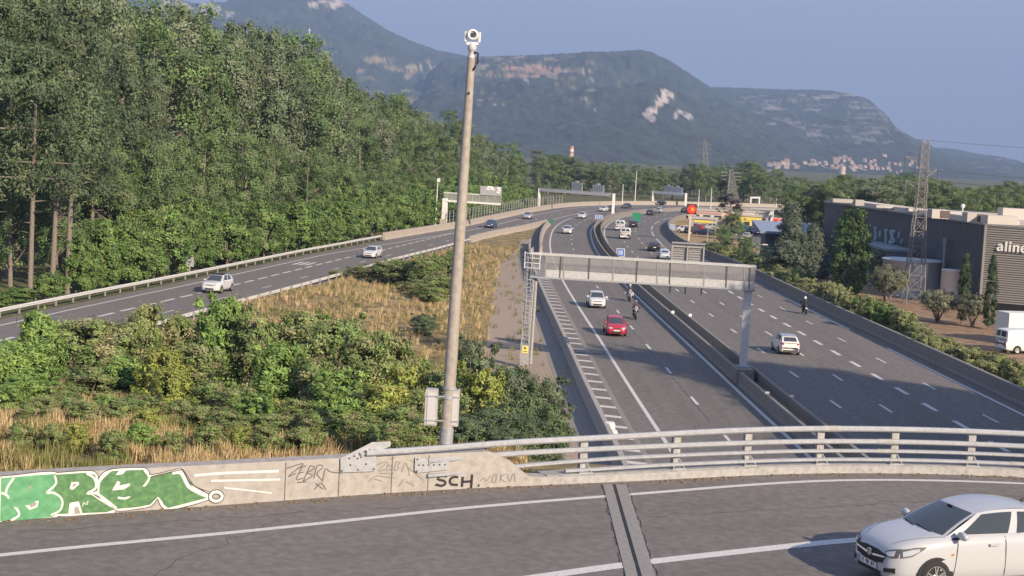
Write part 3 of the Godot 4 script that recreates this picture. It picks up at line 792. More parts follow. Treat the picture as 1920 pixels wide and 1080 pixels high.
func make_mountains():
	var fields := [[.3, .22, .14], [.34, .23, .17], [.17, .18, .08], [.38, .33, .26], [.24, .21, .11]]
	var rock := [[.42, .39, .36], [.34, .32, .3], [.5, .45, .4]]
	make_ridge("mountain_left", [[60, -190], [150, -120], [240, -50], [300, -18], [360, 6], [420, 4], [480, -22], [560, -30], [610, -12], [650, 6], [690, 33], [730, 58], [770, 76], [820, 94], [870, 104], [930, 112], [1000, 128], [1060, 150]], 6200, 3300, 5, 80,
		specks(1, 26, 280, 430, -4, 26, Vector2(3, 9), Vector2(4, 11), rock) + specks(2, 9, 585, 650, 0, 14, Vector2(7, 16), Vector2(3, 6), [[.5, .42, .36]]) + specks(3, 26, 670, 860, 105, 200, Vector2(5, 17), Vector2(1.6, 5), fields) + [[700, 113, 30, 5, .34, .27, .16, 0.5, 2.0], [785, 126, 20, 4, .38, .33, .22, 0.5, 2.0], [800, 186, 22, 7, .27, .25, .12, 0.5, 2.0]])
	make_ridge("mountain_middle", [[770, 190], [800, 140], [830, 112], [870, 107], [930, 105], [1000, 103], [1060, 100], [1110, 97], [1160, 96], [1200, 93], [1220, 97], [1250, 110], [1290, 136], [1330, 162], [1370, 188], [1420, 222], [1480, 256], [1540, 285], [1600, 312], [1640, 330]], 5000, 2500, 15, 90,
		specks(4, 60, 880, 1110, 106, 150, Vector2(4, 17), Vector2(1.2, 3.2), fields) + specks(5, 34, 880, 1180, 150, 215, Vector2(3, 9), Vector2(1.0, 2.4), [[.3, .27, .22], [.16, .16, .09], [.4, .38, .36]]) + specks(9, 14, 960, 1050, 122, 146, Vector2(8, 26), Vector2(2, 4), [[.4, .25, .18], [.36, .24, .17]])
		+ [[1247, 178, 9, 13, .62, .53, .46, 0.4, 3.4], [1236, 192, 8, 12, .6, .5, .43, 0.4, 3.4], [1226, 206, 9, 8, .62, .54, .47, 0.4, 3.4], [1216, 214, 9, 7, .56, .48, .42, 0.45, 3.4], [1259, 178, 6, 9, .55, .47, .4, 0.5, 3.4], [1222, 222, 5, 7, .5, .43, .37, 0.5, 3.4], [1275, 211, 7, 4, .52, .48, .44, 0.5, 3.4], [1291, 217, 9, 4, .52, .48, .44, 0.5, 3.4], [1268, 218, 5, 3, .5, .46, .42, 0.5, 3.4]])
	make_ridge("mountain_plateau", [[1230, 215], [1290, 180], [1335, 163], [1400, 165], [1470, 168], [1520, 168], [1560, 170], [1600, 177], [1630, 186], [1641, 197], [1648, 212], [1665, 232], [1690, 250], [1715, 268], [1740, 280], [1780, 300], [1830, 330]], 6000, 3000, 25, 60,
		specks(6, 90, 1370, 1690, 178, 268, Vector2(6, 26), Vector2(0.9, 2.3), [[.26, .25, .24], [.2, .19, .18], [.3, .28, .26]]) + specks(7, 18, 1440, 1475, 294, 318, Vector2(3, 8), Vector2(1.2, 3), [[.4, .35, .32], [.5, .46, .42]]))
	make_ridge("mountain_right", [[1560, 300], [1640, 278], [1700, 271], [1740, 275], [1790, 279], [1830, 288], [1870, 293], [1895, 300], [1920, 316], [1980, 340], [2060, 352]], 7000, 3600, 35, 40,
		[[1745, 285, 18, 5, .4, .33, .28, 0.4, 2.0]] + specks(8, 16, 1700, 1900, 286, 330, Vector2(4, 12), Vector2(1, 2.4), fields))
	# village houses at the foot of the plateau
	rng.seed = 5
	var cols := [flat(.38, .36, .35), flat(.32, .28, .26), flat(.44, .42, .41)]
	var roof := flat(.34, .24, .2, .9)
	for k in 95:
		var px := 1595.0 + rng.randfn(0.0, 50.0); var py := 320.0 + rng.randfn(0.0, 13.0)
		if k < 22: px = rng.randf_range(1440, 1530); py = rng.randf_range(300, 325)
		if py > 346 or py < 292: continue
		var p := on_ridge(2 if px > 1500 else 1, px, py)
		if p == Vector3.ZERO: continue
		var w := rng.randf_range(4, 10); var h := rng.randf_range(2.5, 5); var d := rng.randf_range(4, 8)
		var t := thing("village_house", "small pale house of the village at the mountain foot", "house", p, rng.randf_range(-0.5, 0.5), "village houses at the mountain foot")
		var st := new_st(); box(st, Vector3(0, h / 2 - 2, 0), Vector3(w, h + 4, d)); done(st, "wall", cols[k % 3], t)
		st = new_st()
		for s in [-1, 1]:
			quad(st, Vector3(-w * 0.54, h, s * d * 0.56), Vector3(w * 0.54, h, s * d * 0.56), Vector3(w * 0.54, h + 3, 0), Vector3(-w * 0.54, h + 3, 0))
			tri(st, Vector3(s * w * 0.5, h, -d * 0.5), Vector3(s * w * 0.5, h, d * 0.5), Vector3(s * w * 0.5, h + 2.9, 0))
		done(st, "roof", roof, t)
# ---------- vehicles. Own axes: x right, front towards -z, on the ground at y = 0
func cv(pts: Array, s: float) -> float:   # smooth curve through [s, value] pairs
	var n := pts.size()
	if s <= pts[0][0]: return pts[0][1]
	for i in n - 1:
		if s <= pts[i + 1][0]:
			var a = pts[max(i - 1, 0)]; var d = pts[min(i + 2, n - 1)]; var b = pts[i]; var c = pts[i + 1]
			var L: float = c[0] - b[0]
			var t: float = (s - b[0]) / L
			var m0: float = (c[1] - a[1]) / max(c[0] - a[0], 0.001) * L; var m1: float = (d[1] - b[1]) / max(d[0] - b[0], 0.001) * L
			var mx: float = 2.0 * abs(c[1] - b[1]); m0 = clamp(m0, -mx, mx); m1 = clamp(m1, -mx, mx)
			var t2 := t * t; var t3 := t2 * t
			return (2 * t3 - 3 * t2 + 1) * float(b[1]) + (t3 - 2 * t2 + t) * m0 + (-2 * t3 + 3 * t2) * float(c[1]) + (t3 - t2) * m1
	return pts[n - 1][1]
var CT := {
	"small": {"L": 4.02, "W": 1.74, "H": 1.48, "belt": [[0, .56], [.03, .68], [.13, .8], [.4, .915], [.75, .985], [1.1, 1.025], [1.4, 1.04], [2.5, 1.06], [3.6, 1.1], [3.9, 1.02], [4.0, .82], [4.02, .6]], "bot": [[0, .26], [.3, .2], [3.7, .2], [4.02, .32]], "hw": [[0, .52], [.06, .62], [.2, .74], [.5, .82], [1.0, .86], [2.9, .87], [3.5, .84], [3.85, .74], [4.02, .6]],
		"g": [1.02, 3.92, 1.8, 3.4, .73, .57, .70, .54], "ax": [.83, 3.34], "r": .315, "pill": [.02, .085, .455, .525, .86]},
	"city": {"L": 3.9, "W": 1.7, "H": 1.52, "belt": [[0, .56], [.05, .72], [.2, .84], [.55, .94], [.95, 1.0], [1.2, 1.03], [2.4, 1.06], [3.5, 1.08], [3.8, 1.0], [3.9, .6]], "bot": [[0, .26], [.3, .2], [3.6, .2], [3.9, .32]], "hw": [[0, .6], [.08, .7], [.25, .78], [.6, .83], [1.2, .85], [2.9, .85], [3.5, .81], [3.9, .66]],
		"g": [0.85, 3.85, 1.62, 3.35, .72, .57, .70, .56], "ax": [.78, 3.22], "r": .31, "pill": [.02, .12, .46, .54, .84]},
	"sedan": {"L": 4.5, "W": 1.8, "H": 1.45, "belt": [[0, .52], [.05, .68], [.25, .78], [.7, .88], [1.25, .97], [1.6, 1.0], [3.2, 1.02], [4.0, 1.02], [4.35, .96], [4.5, .6]], "bot": [[0, .24], [.3, .19], [4.2, .19], [4.5, .32]], "hw": [[0, .58], [.08, .7], [.25, .8], [.7, .87], [1.5, .9], [3.3, .9], [4.1, .85], [4.5, .68]],
		"g": [1.2, 4.05, 2.05, 3.45, .78, .58, .74, .55], "ax": [.88, 3.55], "r": .325, "pill": [.02, .14, .46, .54, .84]},
	"estate": {"L": 4.4, "W": 1.8, "H": 1.5, "belt": [[0, .54], [.05, .7], [.25, .82], [.7, .92], [1.15, .99], [1.5, 1.02], [3.2, 1.05], [4.1, 1.08], [4.35, .98], [4.4, .6]], "bot": [[0, .25], [.3, .2], [4.1, .2], [4.4, .32]], "hw": [[0, .6], [.08, .7], [.25, .8], [.7, .87], [1.5, .9], [3.3, .9], [4.1, .85], [4.4, .74]],
		"g": [1.1, 4.35, 1.92, 3.95, .77, .6, .76, .6], "ax": [.88, 3.5], "r": .325, "pill": [.02, .12, .4, .46, .7]},
	"suv": {"L": 4.5, "W": 1.86, "H": 1.69, "belt": [[0, .62], [.05, .84], [.2, .96], [.6, 1.04], [1.1, 1.1], [1.4, 1.14], [3.0, 1.16], [4.1, 1.2], [4.4, 1.1], [4.5, .7]], "bot": [[0, .32], [.3, .26], [4.2, .26], [4.5, .4]], "hw": [[0, .66], [.08, .76], [.25, .85], [.7, .91], [1.4, .93], [3.3, .93], [4.1, .88], [4.5, .76]],
		"g": [1.12, 4.4, 1.9, 3.85, .79, .63, .78, .62], "ax": [.9, 3.63], "r": .36, "pill": [.02, .12, .44, .5, .8]},
	"van": {"L": 5.0, "W": 1.95, "H": 2.05, "belt": [[0, .6], [.05, .86], [.2, 1.0], [.6, 1.12], [.9, 1.2], [1.2, 1.24], [4.8, 1.26], [4.95, 1.24], [5.0, .8]], "bot": [[0, .3], [.3, .24], [4.7, .24], [5.0, .36]], "hw": [[0, .7], [.08, .8], [.25, .88], [.7, .95], [1.4, .97], [4.4, .97], [4.9, .94], [5.0, .9]],
		"g": [0.9, 4.99, 1.65, 4.9, .86, .8, .93, .86], "ax": [.95, 4.0], "r": .34, "pill": [.02, .1, .3, .99, 1.0]}}
func sec_hw(T: Dictionary, s: float, y: float) -> float:
	var hw := cv(T.hw, s); var bot := cv(T.bot, s); var top := cv(T.belt, s)
	if y > top + 0.01 or y < bot - 0.01: return 0.0
	var v: float = clamp((y - bot) / max(top - bot, 0.01), 0, 1)
	return hw * cv([[0, .9], [.12, .975], [.3, 1.0], [.62, .995], [.9, .96], [1.0, .86]], v)
func front_pt(T: Dictionary, x: float, y: float, proud := 0.006) -> Vector3:   # the nose at (x, y)
	var s := 0.0
	while s < 1.6 and sec_hw(T, s, y) < max(abs(x), 0.02): s += 0.004
	return Vector3(x, y, -T.L / 2 + s - proud)
func rear_pt(T: Dictionary, x: float, y: float, proud := 0.006) -> Vector3:
	var s: float = T.L
	while s > T.L - 1.2 and sec_hw(T, s, y) < abs(x): s -= 0.01
	return Vector3(x, y, -T.L / 2 + s + proud)
func side_pt(T: Dictionary, s: float, y: float, e: float, proud := 0.005) -> Vector3:
	return Vector3(e * (sec_hw(T, s, y) + proud), y, -T.L / 2 + s)
func patch(t: Node, called: String, m: Material, up: Array, low: Array, f: Callable, n := 6, k := 3) -> MeshInstance3D:
	var st := new_st()
	grid(st, (func(u: float, v: float):
		var a := Vector2(cv(up.map(func(q): return [q[0], q[0]]), 0), 0)
		var iu: float = u * (up.size() - 1); var i := int(min(iu, up.size() - 1.001)); var g := iu - i
		a = Vector2(up[i][0], up[i][1]).lerp(Vector2(up[i + 1][0], up[i + 1][1]), g)
		var il: float = u * (low.size() - 1); var j := int(min(il, low.size() - 1.001)); var h := il - j
		var b := Vector2(low[j][0], low[j][1]).lerp(Vector2(low[j + 1][0], low[j + 1][1]), h)
		var q := a.lerp(b, v)
		return f.call(q.x, q.y)), n, k)
	return done(st, called, m, t)
func gh(T: Dictionary, sd: int, a: float, v: float, out := 0.0) -> Vector3:   # the glasshouse: side 0 front, 1 right, 2 rear, 3 left
	var g: Array = T.g
	var L: float = T.L
	var yb0 := cv(T.belt, g[0]) - 0.03; var yb1 := cv(T.belt, min(g[1], L - 0.15)) - 0.06
	var yt: float = T.H - 0.075
	var low := [Vector3(-g[4], yb0, g[0] - L / 2), Vector3(g[4], yb0, g[0] - L / 2), Vector3(g[6], yb1, g[1] - L / 2), Vector3(-g[6], yb1, g[1] - L / 2)]
	var hi := [Vector3(-g[5], yt, g[2] - L / 2), Vector3(g[5], yt, g[2] - L / 2), Vector3(g[7], yt - 0.03, g[3] - L / 2), Vector3(-g[7], yt - 0.03, g[3] - L / 2)]
	var i := sd; var j := (sd + 1) % 4
	var nrm: Vector3 = [Vector3(0, 0.35, -1), Vector3(1, 0.15, 0), Vector3(0, 0.3, 1), Vector3(-1, 0.15, 0)][sd].normalized()
	var p: Vector3 = low[i].lerp(low[j], a).lerp(hi[i].lerp(hi[j], a), v)
	var bul: float = [0.13, 0.05, 0.1, 0.05][sd]
	if sd % 2 == 1: p.y += v * 0.075 * 4.0 * a * (1.0 - a)
	p += nrm * (bul * 4.0 * a * (1.0 - a) * (1.0 - 0.35 * v) + 0.03 * 4.0 * v * (1.0 - v) + out)
	return p
func car(called: String, label: String, group: String, kind: String, paint: Material, at: Vector3, heading: Vector3, opt := {}) -> Node3D:
	var T: Dictionary = CT[kind]
	var L: float = T.L
	var t := thing(called, label, "car" if kind != "van" else "van", at, atan2(-heading.x, -heading.z), group)
	var fine: bool = opt.get("fine", false)
	var st := new_st()
	var ns := 44 if fine else 20
	var ring_at := func(s: float) -> Array:
		var hw := cv(T.hw, s); var bot := cv(T.bot, s); var top := cv(T.belt, s)
		var d := top - bot
		var z := s - L / 2
		var h := [Vector3(0, bot, z), Vector3(hw * .82, bot, z), Vector3(hw * .93, bot + .05 * d, z), Vector3(hw * .975, bot + .12 * d, z), Vector3(hw, bot + .3 * d, z), Vector3(hw * 1.0, bot + .5 * d, z), Vector3(hw * .985, bot + .66 * d, z), Vector3(hw * .975, bot + .8 * d, z), Vector3(hw * .94, bot + .92 * d, z), Vector3(hw * .86, bot + d, z), Vector3(hw * .66, top + .02, z), Vector3(hw * .35, top + .035, z), Vector3(0, top + .04, z)]
		var r := h.duplicate()
		for k in range(h.size() - 2, 0, -1): r.append(Vector3(-h[k].x, h[k].y, h[k].z))
		return r
	st.set_smooth_group(1)
	var prev := []
	for i in ns + 1:
		var u := float(i) / ns
		var s: float = L * (u + 0.055 * sin(TAU * 1.0 * (u - 0.5)) * -1.0 * -1.0 if false else (0.5 - 0.5 * cos(PI * u)) * 0.55 + u * 0.45)
		var r: Array = ring_at.call(s)
		if i == 0 or i == ns:
			var c := Vector3(0, (cv(T.bot, s) + cv(T.belt, s)) * 0.5, s - L / 2)
			for k in r.size(): tri(st, c, r[k], r[(k + 1) % r.size()])
		if prev.size():
			for k in r.size(): quad(st, prev[k], r[k], r[(k + 1) % r.size()], prev[(k + 1) % r.size()])
		prev = r
	st.set_smooth_group(-1)
	var body := done(st, "body", paint, t)
	# glasshouse shell, roof, panes
	st = new_st()
	for sd in 4: grid(st, (func(u: float, v: float): return gh(T, sd, u, v)), 12 if fine else 6, 6 if fine else 3)
	done(st, "pillars", paint, t)
	st = new_st()
	grid(st, (func(u: float, v: float):
		var a := gh(T, 3, 1.0 - u, 1.0); var b := gh(T, 1, u, 1.0)
		var p := a.lerp(b, v)
		var fr := gh(T, 0, v, 1.0); var re := gh(T, 2, 1.0 - v, 1.0)
		var e := 0.04 * (1.0 - pow(2.0 * v - 1.0, 2.0)) * (1.0 - pow(2.0 * u - 1.0, 4.0)) + 0.02 * 4.0 * u * (1.0 - u)
		p.z = lerp(fr.z, re.z, u)
		p.y = max(p.y, lerp(fr.y, re.y, u)) + e - 0.012
		return p), 14 if fine else 6, 10 if fine else 5)
	done(st, "roof", opt.get("roof", paint), t)
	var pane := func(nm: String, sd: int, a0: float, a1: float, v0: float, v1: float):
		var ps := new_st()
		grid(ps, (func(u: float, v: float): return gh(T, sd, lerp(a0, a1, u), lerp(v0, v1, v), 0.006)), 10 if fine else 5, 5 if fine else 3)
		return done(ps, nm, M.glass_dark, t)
	var ws: Node = pane.call("windscreen", 0, 0.045, 0.955, 0.06, 0.95)
	if kind != "van": pane.call("rear_window", 2, 0.1, 0.9, 0.22, 0.9)
	else:
		pane.call("rear_window", 2, 0.1, 0.46, 0.25, 0.85); pane.call("rear_window", 2, 0.54, 0.9, 0.25, 0.85)
	var pl: Array = T.pill
	for sd in [1, 3]:
		var w := [[pl[1], pl[2]], [pl[3], pl[4]]]
		if kind == "van": w = [[pl[1], pl[2]]]
		for q in w:
			var a0: float = q[0]; var a1: float = q[1]
			if sd == 3: a0 = 1.0 - q[1]; a1 = 1.0 - q[0]
			pane.call("side_window", sd, a0, a1, 0.14, 0.9)
	# wheels
	var r: float = T.r
	for ax in T.ax:
		for e in [-1, 1]:
			var hw := cv(T.hw, ax)
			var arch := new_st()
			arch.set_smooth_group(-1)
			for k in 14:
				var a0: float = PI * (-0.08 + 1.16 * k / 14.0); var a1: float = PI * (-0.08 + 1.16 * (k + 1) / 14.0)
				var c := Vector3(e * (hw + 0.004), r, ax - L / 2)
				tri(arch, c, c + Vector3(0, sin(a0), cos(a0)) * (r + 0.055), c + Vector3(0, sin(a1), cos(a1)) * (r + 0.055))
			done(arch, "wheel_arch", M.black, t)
			var wn := Node3D.new(); wn.name = "wheel"; t.add_child(wn, true); wn.position = Vector3(e * (hw - 0.075), r, ax - L / 2); wn.rotation.z = -e * PI / 2
			var ws2 := new_st()
			lathe(ws2, [Vector2(r * 0.62, 0.085), Vector2(r * 0.68, 0.1), Vector2(r * 0.93, 0.1), Vector2(r, 0.075), Vector2(r, -0.09), Vector2(r * 0.6, -0.1)], 22 if fine else 12, Transform3D())
			done(ws2, "tyre", M.tyre, wn)
			ws2 = new_st()
			if fine:
				lathe(ws2, [Vector2(r * 0.58, 0.06), Vector2(r * 0.6, 0.092), Vector2(r * 0.68, 0.1)], 24, Transform3D())
				lathe(ws2, [Vector2(0, 0.098), Vector2(r * 0.12, 0.095), Vector2(r * 0.2, 0.08)], 16, Transform3D())
				for k in 5:
					for ee in [-0.16, 0.16]:
						var an: float = TAU * k / 5.0
						bar(ws2, Vector3(cos(an) * r * 0.12, 0.085, sin(an) * r * 0.12), Vector3(cos(an + ee) * r * 0.63, 0.088, sin(an + ee) * r * 0.63), 0.024, 0.03)
				done(ws2, "rim", M.rim, wn)
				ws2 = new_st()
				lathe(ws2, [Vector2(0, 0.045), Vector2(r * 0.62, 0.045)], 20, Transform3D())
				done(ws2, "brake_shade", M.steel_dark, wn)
			else:
				lathe(ws2, [Vector2(0, 0.095), Vector2(r * 0.3, 0.09), Vector2(r * 0.62, 0.08), Vector2(r * 0.66, 0.098)], 10, Transform3D())
				done(ws2, "rim", M.rim, wn)
	# mirrors
	for e in [-1, 1]:
		st = new_st()
		var mp := gh(T, 1 if e > 0 else 3, (0.06 if e > 0 else 0.94), 0.1)
		lathe(st, [Vector2(0, -0.14), Vector2(0.06, -0.11), Vector2(0.085, 0.0), Vector2(0.06, 0.11), Vector2(0, 0.14)], 10, Transform3D(Basis(Vector3(0, 0, 0.75), Vector3(1, 0, 0), Vector3(0, 1, 0)), mp + Vector3(e * 0.2, 0.04, 0.02)))
		bar(st, mp, mp + Vector3(e * 0.14, 0.02, 0.02), 0.05)
		done(st, "mirror", opt.get("mirror", paint), t)
	var F := func(x: float, y: float): return front_pt(T, x, y)
	var Rr := func(x: float, y: float): return rear_pt(T, x, y)
	var b0 := cv(T.bot, 0.0); var b1 := cv(T.belt, 0.1)
	if not fine:
		var hl: float = b1 - 0.03
		for e in [-1.0, 1.0]:
			patch(t, "headlight", M.lamp_glass, [[e * .36, hl - .0], [e * .76, hl + .06]], [[e * .38, hl - .1], [e * .76, hl - .07]], F, 4, 2)
			patch(t, "tail_light", M.red_lens, [[e * .52, .98], [e * .74, 1.0]], [[e * .5, .8], [e * .74, .82]], Rr, 3, 2)
		patch(t, "grille", M.black, [[-.36, hl - .03], [.36, hl - .03]], [[-.33, hl - .1], [.33, hl - .1]], F, 4, 1)
		patch(t, "air_intake", M.black, [[-.45, b0 + .2], [.45, b0 + .2]], [[-.4, b0 + .06], [.4, b0 + .06]], F, 6, 1)
		patch(t, "number_plate", M.plate, [[-.26, b0 + .3], [.26, b0 + .3]], [[-.26, b0 + .2], [.26, b0 + .2]], func(x: float, y: float): return front_pt(T, x, y, 0.012), 2, 1)
		patch(t, "number_plate", M.plate, [[-.26, .72], [.26, .72]], [[-.26, .61], [.26, .61]], func(x: float, y: float): return rear_pt(T, x, y, 0.012), 2, 1)
		patch(t, "rear_bumper_trim", M.black, [[-.6, .42], [.6, .42]], [[-.56, .33], [.56, .33]], Rr, 6, 1)
		for sd in [-1.0, 1.0]:
			for sx in [T.g[0] + 0.35, L * 0.5, L * 0.74]:
				if kind == "van" and sx > 2.0 and sx < 3.0: continue
				var dl := new_st()
				bar(dl, side_pt(T, sx, .4, sd, 0.002), side_pt(T, sx, .95, sd, 0.002), 0.012)
				done(dl, "door_gap", M.black, t)
	return t
func make_near_car():
	var white := flat(.455, .475, .505, .24); white.clearcoat_enabled = true; white.clearcoat = 0.8; white.clearcoat_roughness = 0.06
	var hd := Vector3(-0.949, 0, 0.316).normalized()
	var fr := Vector3(6.816, DECK, -27.83)
	var t := car("white_hatchback", "white five-door hatchback driving on the bridge beside the railing", "", "small", white, fr - hd * 2.01 + Vector3(0, 0.008, 0), hd, {"fine": true})
	var T: Dictionary = CT.small
	var F := func(x: float, y: float): return front_pt(T, x, y, 0.02)
	var F2 := func(x: float, y: float): return front_pt(T, x, y, 0.03)
	var F3 := func(x: float, y: float): return front_pt(T, x, y, 0.036)
	# mouth, chrome wing with badge
	patch(t, "grille", M.black, [[-.5, .66], [-.2, .7], [.2, .7], [.5, .66]], [[-.42, .5], [-.2, .46], [.2, .46], [.42, .5]], F, 24, 10)
	patch(t, "chrome_wing", M.chrome, [[-.49, .635], [-.12, .6], [.12, .6], [.49, .635]], [[-.47, .605], [-.12, .565], [.12, .565], [.47, .605]], F2, 12, 2)
	var st := new_st()
	var c := front_pt(T, 0, .605, 0.045)
	for k in 16:
		var a0 := TAU * k / 16.0; var a1 := TAU * (k + 1) / 16.0
		bar(st, c + Vector3(cos(a0), sin(a0), 0) * 0.062, c + Vector3(cos(a1), sin(a1), 0) * 0.062, 0.016)
	bar(st, c + Vector3(-0.085, -0.012, 0), c + Vector3(0.012, 0.012, 0), 0.016); bar(st, c + Vector3(-0.012, -0.012, 0), c + Vector3(0.085, 0.012, 0), 0.016)
	done(st, "badge", M.chrome, t)
	var bonnet := new_st()
	for e in [-1.0, 1.0]:
		# lamp: dark bowl, bright reflector, clear lens edge
		patch(t, "headlight", M.steel_dark, [[e * .43, .725], [e * .6, .785], [e * .7, .81]], [[e * .46, .67], [e * .6, .635], [e * .7, .65]], F, 10, 4)
		patch(t, "headlight_wing", M.steel_dark, [[.17, .80], [.42, .855], [.66, .875]], [[.17, .65], [.36, .69], [.66, .87]], func(s: float, y: float): return side_pt(T, s, y, e, 0.006), 10, 3)
		patch(t, "headlight_lens", M.lamp_glass, [[.2, .77], [.38, .82], [.5, .835]], [[.2, .68], [.34, .71], [.5, .79]], func(s: float, y: float): return side_pt(T, s, y, e, 0.012), 6, 3)
		patch(t, "headlight_lens", M.lamp_glass, [[e * .48, .72], [e * .58, .75], [e * .65, .77]], [[e * .5, .68], [e * .58, .66], [e * .65, .675]], F2, 6, 3)
		patch(t, "headlight_trim", M.chrome, [[e * .45, .74], [e * .58, .79], [e * .69, .82]], [[e * .45, .728], [e * .58, .778], [e * .69, .808]], F2, 8, 1)
		patch(t, "fog_lamp", M.black, [[e * .48, .42], [e * .68, .46]], [[e * .48, .34], [e * .68, .36]], F, 5, 2)
		patch(t, "fog_lamp_trim", M.chrome, [[e * .44, .345], [e * .66, .375]], [[e * .44, .325], [e * .66, .355]], F2, 5, 1)
		# bonnet shut line
		var pr := Vector3.ZERO
		for k in 9:
			var s: float = lerp(.16, 1.05, k / 8.0)
			var p := Vector3(e * cv(T.hw, s) * lerp(.6, .86, k / 8.0), cv(T.belt, s) + lerp(.024, .002, k / 8.0), s - 2.01)
			if k > 0: bar(bonnet, pr, p, 0.012)
			pr = p
		# doors: shut lines, handles, sill, side indicator
		for sx in [[1.28, 1.2], [2.28, 2.28], [3.15, 3.3]]:
			var dg := new_st()
			var pp := side_pt(T, sx[1], .3, e, 0.001)
			for k in 7:
				var y: float = lerp(.3, 1.02, (k + 1) / 7.0)
				var q := side_pt(T, lerp(float(sx[1]), float(sx[0]), (k + 1) / 7.0), y, e, 0.001)
				bar(dg, pp, q, 0.012); pp = q
			done(dg, "door_gap", flat(.08, .08, .085, .7), t)
		for sx in [2.02, 3.02]:
			var hs := new_st()
			bar(hs, side_pt(T, sx - .1, .88, e, 0.03), side_pt(T, sx + .1, .885, e, 0.03), 0.035)
			bar(hs, side_pt(T, sx - .08, .88, e, 0.0), side_pt(T, sx - .08, .88, e, 0.03), 0.03); bar(hs, side_pt(T, sx + .08, .885, e, 0.0), side_pt(T, sx + .08, .885, e, 0.03), 0.03)
			done(hs, "door_handle", white, t)
		patch(t, "side_indicator", M.orange, [[1.14, .74], [1.19, .74]], [[1.14, .7], [1.19, .7]], func(s: float, y: float): return side_pt(T, s, y, e, 0.006), 2, 1)
		patch(t, "mirror_triangle", M.black, [[1.28, 1.035], [1.5, 1.035]], [[1.12, .975], [1.5, .975]], func(s: float, y: float): return Vector3(e * (sec_hw(T, s, min(y, cv(T.belt, s))) * 0.98 + 0.012), y, s - 2.01), 3, 2)
		patch(t, "sill_trim", M.black, [[1.25, .27], [3.0, .27]], [[1.25, .215], [3.0, .215]], func(s: float, y: float): return side_pt(T, s, y, e, 0.004), 8, 1)
	done(bonnet, "bonnet_gap", flat(.12, .12, .13, .7), t)
	patch(t, "number_plate", M.plate, [[-.26, .455], [.26, .455]], [[-.26, .35], [.26, .35]], F3, 4, 1)
	for k in 7:
		if k in [2, 5]: continue
		var x := -.18 + k * .06
		var pt := new_st()
		var a: Vector3 = F3.call(x, .435) + Vector3(0, 0, -0.004); var b: Vector3 = F3.call(x, .372) + Vector3(0, 0, -0.004)
		bar(pt, a, b, 0.008); bar(pt, a + Vector3(-0.004, 0, 0), a + Vector3(0.028, 0, 0), 0.008); bar(pt, a + Vector3(0.024, 0, 0), b + Vector3(0.024 if k % 2 else 0.0, 0, 0), 0.008)
		done(pt, "plate_character", M.steel_dark, t)
	patch(t, "lower_intake", M.black, [[-.4, .33], [.4, .33]], [[-.38, .27], [.38, .27]], F, 8, 1)
	# wipers, aerial, mirror stalk inside the screen
	st = new_st()
	bar(st, gh(T, 0, .2, .03, .02), gh(T, 0, .52, .1, .02), 0.014); bar(st, gh(T, 0, .55, .03, .02), gh(T, 0, .86, .1, .02), 0.014)
	done(st, "wiper", M.black, t)
	st = new_st()
	box(st, gh(T, 0, .5, .9, 0.012), Vector3(.16, .07, .02))
	done(st, "interior_mirror", M.black, t)
	st = new_st()
	tube(st, [Vector3(0, 1.47, 1.15), Vector3(0, 1.56, 1.28), Vector3(0, 1.62, 1.4)], [.025, .008, .004], 6)
	done(st, "aerial", M.black, t)
